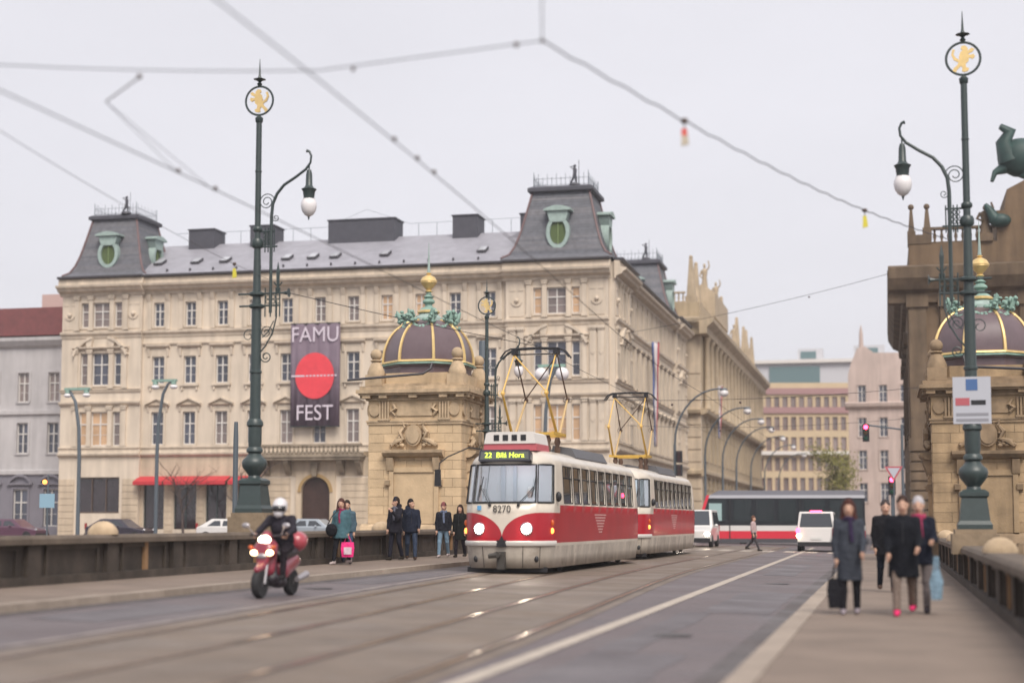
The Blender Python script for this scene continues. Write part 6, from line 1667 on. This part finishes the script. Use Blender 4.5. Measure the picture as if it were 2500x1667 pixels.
# left pavement
w1, j1, k1 = person('woman in a long teal coat carrying a pink bag on the far pavement', (-14.45, 41.2, LZ), -.25, 1.74, coat=(.06, .125, .15), coat_len=.78, trousers=(.012, .012, .016), shoes=(.4, .34, .33), hair=(.07, .03, .025), hair_style='long', scarf=(.22, .02, .07), stride=.26, arms=((.1, .25), (-.1, .2)), girth=1.18, head_turn=.5)
bag('bright pink carrier bag in the hand of the woman in teal', hand_point(w1, j1, 'r'), .36, .40, (.70, .03, .19), .3, .16, (.62, .48, .55))
b = thing('shoulder_bag', 'black shoulder bag on the hip of the woman in teal', 'bag', (-14.66, 41.0, LZ + .78)); q = MB(); q.ball((0, 0, .15), (.17, .09, .18), 12, 8); q.build('pouch', cloth_m((.012, .012, .016)), b, 60); q = MB(); q.tube([(-.12, 0, .28), (.05, -.06, .55), (.22, .0, .72)], .014, 5); q.build('strap', black, b)
person('person in blue jeans half hidden behind the woman in teal', (-14.6, 42.1, LZ), .3, 1.70, coat=(.06, .10, .13), coat_len=.6, trousers=(.045, .075, .13), shoes=(.02, .02, .03), stride=-.22, hood=True)
person('man in a black jacket and knitted cap, left of the walking pair', (-14.52, 46.35, LZ), -.35, 1.84, coat=(.016, .015, .022), coat_len=.72, trousers=(.016, .016, .026), hat=(.02, .02, .032), stride=.18, arms=((.1, .2), (.7, 1.7)), hood=True, scarf=(.12, .12, .15), head_turn=-.5, girth=1.05)
person('dark haired man in a navy jacket and jeans, right of the walking pair', (-14.15, 46.75, LZ), .35, 1.80, coat=(.016, .020, .035), coat_len=.68, trousers=(.035, .05, .085), shoes=(.06, .035, .025), hair=(.015, .012, .012), stride=-.24, arms=((-.1, .2), (.2, .4)), hood=True, head_turn=.9, girth=1.1)
person('person in a black jacket, blue scarf and pale jeans walking towards the tram', (-14.1, 50.2, LZ), .05, 1.74, coat=(.014, .015, .022), coat_len=.62, trousers=(.16, .24, .32), shoes=(.42, .36, .36), hat=(.20, .07, .07), scarf=(.13, .16, .24), stride=.25, arms=((.05, .25), (-.1, .3)), girth=1.08)
person('dark haired person in a long black coat half hidden by the tram front', (-13.62, 50.5, LZ), -.1, 1.66, coat=(.012, .013, .013), coat_len=.9, trousers=(.015, .012, .018), hair=(.03, .018, .015), hair_style='long', stride=.2)
# right pavement
w2, j2, k2 = person('woman in a grey wool coat and black leggings with a black bag, right pavement', (-.60, 25.5, .12), .02, 1.72, coat=(.042, .048, .062), coat_len=.98, trousers=(.012, .012, .016), shoes=(.30, .26, .29), hair=(.06, .022, .018), hair_style='long', scarf=(.03, .02, .05), stride=.12, arms=((.05, .1), (.3, .5)), girth=1.0)
bag('tall black shopping bag hanging from the hand of the woman in grey', hand_point(w2, j2, 'l'), .30, .46, (.012, .012, .016), .2, .22)
person('person in a black jacket and dark jeans walking behind the woman in grey', (-.05, 33.8, .12), .1, 1.84, coat=(.010, .010, .013), coat_len=.78, trousers=(.016, .02, .03), shoes=(.10, .06, .045), hair=(.05, .04, .04), stride=-.28, girth=1.12)
w3, j3, k3 = person('person in black with beige trousers and bright pink shoes, right pavement', (.22, 25.4, .12), -.03, 1.80, coat=(.008, .009, .013), coat_len=.92, trousers=(.17, .13, .11), shoes=(.72, .04, .16), hair=(.04, .022, .018), stride=.3, arms=((.2, .5), (.3, .8)), girth=1.15)
w4, j4, k4 = person('white haired person with a pink collar arm in arm with the one in black', (.47, 26.2, .12), -.06, 1.78, coat=(.010, .012, .022), coat_len=.75, trousers=(.13, .11, .11), shoes=(.06, .05, .06), hair=(.42, .40, .42), scarf=(.35, .04, .10), stride=-.24, arms=((.3, .7), (.35, 1.1)), girth=1.1)
bag('pale blue carrier bag beside the white haired person', hand_point(w4, j4, 'r') - Vector((-.06, .1, .22)), .22, .46, (.24, .36, .46), 1.2, .2)
person('far pedestrian in a pale top crossing in front of the long tram', (-6.55, 80.5, g(-6.5)), 1.3, 1.74, coat=(.40, .30, .30), coat_len=.55, trousers=(.05, .045, .05), hair=(.12, .06, .04), stride=.4)
# tram driver
person('grey haired tram driver in a white shirt behind the windscreen', (tram1.location.x + .42, tram1.location.y + 1.45, tram1.location.z + .74), 0, 1.72, coat=(.62, .64, .68), coat_len=.5, trousers=(.03, .03, .05), hair=(.40, .38, .37),
       J=dict(pel=(0, .05, .72), chest=(0, .1, 1.06), neck=(0, .1, 1.27), head=(0, .08, 1.42), hipl=(-.1, .05, .70), hipr=(.1, .05, .70), knel=(-.13, -.36, .70), kner=(.13, -.36, .70), ankl=(-.13, -.40, .30), ankr=(.13, -.40, .30),
              shol=(-.195, .11, 1.22), shor=(.195, .11, 1.22), elbl=(-.26, -.05, 1.0), elbr=(.26, -.05, 1.0), wril=(-.18, -.28, 1.04), wrir=(.18, -.28, 1.04)))

# ================================================================== SCOOTER AND RIDER
sc_red = M('scooter_red', (.22, .022, .042), .3, coat=.6); sc_dark = M('scooter_dark', (.022, .018, .024), .4); sc_grey = M('scooter_silver', (.38, .36, .38), .35, metal=.5)
SX, SY = -10.78, 27.2; SZ = g(SX) + .002
sco = thing('scooter', 'dark red scooter with lit headlights in the left lane', 'scooter', (SX, SY, SZ), -.04)
def sc_wheel(y, r):
    q = MB(); q.lathe([(r * .66, -.06), (r * .9, -.065), (r, -.03), (r, .03), (r * .9, .065), (r * .66, .06)], (0, 0, 0), 24); o = q.build('wheel', rubber, sco, 40, (0, y, r)); o.rotation_euler = (0, PI / 2, 0)
    q = MB(); q.lathe([(r * .66, -.04), (r * .66, .04)], (0, 0, 0), 18, caps=False); q.lathe([(.05, -.06), (.05, .06)], (0, 0, 0), 10)
    for i in range(5): a = 2 * PI * i / 5; q.tube([(.04 * math.cos(a), .04 * math.sin(a), 0), (r * .66 * math.cos(a), r * .66 * math.sin(a), 0)], .02, 5)
    q.build('rim', sc_grey, o)
sc_wheel(-.68, .26); sc_wheel(.68, .25)
surface([((0, -.80, .50), (0, -.62, .56), .06, .085, (1.0, 1.0)), ((0, -.62, .56), (0, -.45, .46), .085, .05)], .018, .03).build('front_mudguard', sc_red, sco, 60)
for s in (-1, 1): q = MB(); q.tube([(.09 * s, -.68, .26), (.085 * s, -.52, .75)], .026, 8); q.build('fork', sc_grey, sco, 50)
surface([((0, -.58, .62), (0, -.50, .90), .09, .14, (1.25, .75)), ((-.17, -.52, .82), (.17, -.52, .82), .085, .085), ((0, -.48, .92), (0, -.40, 1.10), .12, .09), ((0, -.42, .5), (0, -.36, .9), .13, .15, (1.3, .6))], .022, .05).build('front_fairing', sc_red, sco, 60)
surface([((-.14, -.2, .27), (.14, -.2, .27), .07, .07), ((0, -.38, .34), (0, .1, .27), .10, .12, (1.5, .7)), ((0, -.33, .36), (0, -.33, .85), .11, .10, (1.6, .5))], .022, .05).build('leg_shield', sc_dark, sco, 60)
surface([((0, .18, .42), (0, .85, .62), .16, .11, (1.0, 1.0)), ((0, .2, .5), (0, .75, .66), .16, .12)], .022, .05).build('rear_body', sc_red, sco, 60)
surface([((0, .10, .74), (0, .72, .80), .11, .10, (1.25, 1.0)), ((0, .15, .70), (0, .6, .76), .10, .1)], .022, .04).build('seat', sc_dark, sco, 60)
surface([((0, .92, .98), (0, 1.0, 1.0), .19, .17, (1.1, 1.0))], .022, .04).build('top_box', M('box_red', (.36, .05, .07), .35, coat=.5), sco, 60)
q = MB(); q.tube([(-.36, -.30, 1.12), (-.2, -.36, 1.10), (0, -.38, 1.08), (.2, -.36, 1.10), (.36, -.30, 1.12)], .02, 7); q.build('handlebar', sc_dark, sco, 50)
for s in (-1, 1):
    q = MB(); q.tube([(.26 * s, -.36, 1.12), (.36 * s, -.44, 1.26)], .01, 5); q.ball((.39 * s, -.45, 1.28), (.08, .03, .05), 10, 6); q.build('mirror', sc_grey, sco, 50)
    q = MB(); q.ball((.15 * s, -.605, .80), (.07, .045, .05), 12, 7); q.build('headlight', M('lit_scooter_side_lamp', (.9, .7, .4), .3, emit=(1.0, .72, .38), estr=6.0), sco, 60)
    q = MB(); q.ball((.22 * s, -.60, .90), (.05, .04, .035), 8, 6); q.build('indicator', M('amber_lens', ()), sco, 60)
q = MB(); q.ball((0, -.63, .74), (.11, .04, .05), 10, 6); q.build('number_plate_lamp', sc_grey, sco, 60)
q = MB(); q.ball((.02, -.545, 1.03), (.12, .075, .075), 12, 7); q.build('main_headlight', M('lit_scooter_lamp', (.9, .8, .6), .3, emit=(1.0, .86, .62), estr=9.0), sco, 60)
q = MB(); q.tube([(.20, .5, .30), (.22, .9, .38)], [.05, .065], 10); q.build('exhaust', sc_grey, sco, 50)
rt, rj, rk = person('scooter rider in a dark jacket and white helmet', (SX, SY, SZ), -.04, 1.74, coat=(.025, .022, .03), coat_len=.5, trousers=(.022, .017, .022), shoes=(.03, .028, .03), helmet=M('helmet_white', (.62, .60, .62), .3, coat=.4, var=.1, scale=8), girth=1.12,
    J=dict(pel=(0, .34, .92), chest=(0, .24, 1.24), neck=(0, .20, 1.44), head=(0, .15, 1.60), hipl=(-.11, .32, .90), hipr=(.11, .32, .90), knel=(-.22, -.14, .82), kner=(.22, -.14, .82), ankl=(-.19, -.12, .40), ankr=(.19, -.12, .40),
           shol=(-.215, .22, 1.40), shor=(.215, .22, 1.40), elbl=(-.33, .03, 1.20), elbr=(.33, .03, 1.20), wril=(-.31, -.20, 1.13), wrir=(.31, -.20, 1.13)))

# ================================================================== OVERHEAD WIRES
wire_m = M('wire', (.015, .015, .02), .5); insul = M('insulator_brown', (.09, .06, .05), .5)
def wire(name, label, pts, r=.012, fit=(), cat='wire', group=None):
    t = thing(name, label, cat, pts[0], 0, group); o = Vector(pts[0])
    q = MB(); q.tube([tuple(Vector(p) - o) for p in pts], r, 5); q.build('cable', wire_m, t, 60)
    for p, rr in fit: q = MB(); q.ball(tuple(Vector(p) - o), rr, 8, 6); q.build('clamp', insul, t, 50)
    return t
def sag(a, b, s, n=12): return [(a[0] + (b[0] - a[0]) * i / n, a[1] + (b[1] - a[1]) * i / n, a[2] + (b[2] - a[2]) * i / n - s * 4 * (i / n) * (1 - i / n)) for i in range(n + 1)]
def zl(y): return 5.62 + .018 * (min(y, 60) - 14)
wire('contact_wire', 'tram contact wire over the left track, running to the pantograph', [(xl(y), y, 5.62 + .0295 * (min(y, 44) - 14)) for y in range(2, 110, 3)], .0075, [((xl(y), y, 5.64 + .0295 * (min(y, 44) - 14)), .03) for y in (17.4, 18.6)], group='tram contact wires')
wire('contact_wire', 'tram contact wire over the right track, from the top of the picture', [(xr(y), y, 5.72 + .012 * (min(y, 60) - 14)) for y in range(2, 110, 3)], .0075, [((xr(y), y, 5.74 + .012 * (min(y, 60) - 14)), .03) for y in (16.6, 17.6, 18.4)], group='tram contact wires')
NODE = (-3.33, 15.5, 6.42)
wire('span_wire', 'span wire crossing the sky from the left edge to the top centre joint', [(-15.3, 15.5, 7.0)] + sag((-9.46, 15.5, 6.58), (-5.74, 15.5, 6.27), .03, 5) + [NODE], .006, [((-5.35, 15.5, 6.26), .025), ((-3.6, 15.5, 6.40), .03), (NODE, .025), ((-7.78, 15.5, 6.34), .03)], group='span wires')
q = wire('span_wire', 'short wire rising out of the picture from the top centre joint', [NODE, (-2.2, 10.2, 6.46), (-1.0, 4, 6.6), (1.4, -8, 7.2)], .006, group='span wires')
RL = (1.55, 37.6, 8.0)
def lerp(a, b, f): return tuple(a[i] + (b[i] - a[i]) * f for i in range(3))
tw = [lerp(NODE, RL, i / 60) for i in range(61)]
t = wire('twisted_cable', 'twisted cable sloping from the top centre joint to the right lamp post', [(x + .012 * math.sin(i * 2.1), y, z - .25 * math.sin(PI * i / 60) + .012 * math.cos(i * 2.1)) for i, (x, y, z) in enumerate(tw)], .010, cat='cable')
LL = (-15.0, 37.1, 7.6)
wire('twisted_cable', 'faint cable at the far left sloping down to the left lamp post', sag((-10.6, 15.5, 6.56), LL, .15, 16), .005, cat='cable')
wire('span_wire', 'span wire from the left lamp bracket across the toll house to the left track', sag((-14.5, 37.1, 7.25), (xl(46), 46.0, 6.66), .05, 8), .010, [(lerp((-14.5, 37.1, 7.2), (xl(46), 46, 6.6), .45), .05)], group='span wires')
wire('span_wire', 'faint distant span wire from the palace to the dark theatre building', sag((-18.9, 116, 15.4), (.4, 108, 18.0), .25, 14), .016, [((-5.0, 110.5, 16.95), .07)], group='span wires')
for i, y in enumerate((74, 96)):
    wire('span_wire', ('lower span wire over the tracks behind the second tram car', 'low span wire over the street in front of the long tram')[i], sag((-15.4, y, 7.4), (1.6, y, 7.6), .3, 12), .012, [((xl(y), y, 7.0), .06), ((xr(y), y, 7.05), .06)], group='span wires')
q = thing('pull_off_arm', 'pull-off arm holding the left contact wire below the span wire', 'wire fitting', (-7.78, 15.5, 6.33)); m = MB(); m.tube([(0, 0, 0), (-.76, .7, -.04)], .009, 6); m.build('rod', insul, q)
m = MB(); m.tube([(-.76, .7, -.04), (xl(17.4) + 7.78, 1.9, -.62)], .004, 5); m.tube([(-.76, .7, -.04), (xl(18.6) + 7.78, 3.1, -.60)], .004, 5); m.build('bridle', wire_m, q)
def wire_tag(label, p, c1, c2):
    t = thing('wire_tag', label, 'tag', p); q = MB(); q.tube([(0, 0, 0), (0, 0, -.10)], .008, 5); q.ball((0, 0, 0), (.05, .035, .04), 8, 5); q.build('hook', insul, t)
    q = MB(); q.prism([(-.035, -.10), (.03, -.10), (.055, -.30), (-.04, -.32)], -.012, .012, 'y'); o = q.build('plate', c1, t); q = MB(); q.prism([(-.036, -.19), (.045, -.19), (.056, -.302), (-.041, -.322)], -.015, .015, 'y'); q.build('lower_half', c2, o)
tr_, ty_, tw_ = M('tag_red', (.62, .10, .08), .6), M('tag_yellow', (.62, .55, .06), .6), M('tag_cream', (.5, .44, .35), .6)
def on_cable(f): p = lerp(NODE, RL, f); return (p[0], p[1], p[2] - .25 * math.sin(PI * f))
wire_tag('red and cream tag hanging from the twisted cable, upper middle', on_cable(.19), tr_, tw_)
wire_tag('yellow tag hanging from the twisted cable near the right lamp', on_cable(.62), ty_, ty_)
_p = sag((-10.6, 15.5, 6.56), LL, .15, 16)[13]
wire_tag('yellow tag hanging from the faint cable before the palace roof, left of the lamp post', _p, ty_, ty_)

# ================================================================== HAZE
hz = MB(); hz.box(-160, 90, -60, 420, -8.5, 46)
ho = hz.build('haze', None); ho['kind'] = 'stuff'
hm = bpy.data.materials.new('haze'); hm.use_nodes = True; ht = hm.node_tree
for n_ in list(ht.nodes): ht.nodes.remove(n_)
hout = ht.nodes.new('ShaderNodeOutputMaterial'); hv = ht.nodes.new('ShaderNodeVolumePrincipled')
hv.inputs['Color'].default_value = (.93, .92, .95, 1); hv.inputs['Density'].default_value = .00045; hv.inputs['Anisotropy'].default_value = .2
ht.links.new(hv.outputs[0], hout.inputs['Volume'])
ho.data.materials.clear(); ho.data.materials.append(hm)
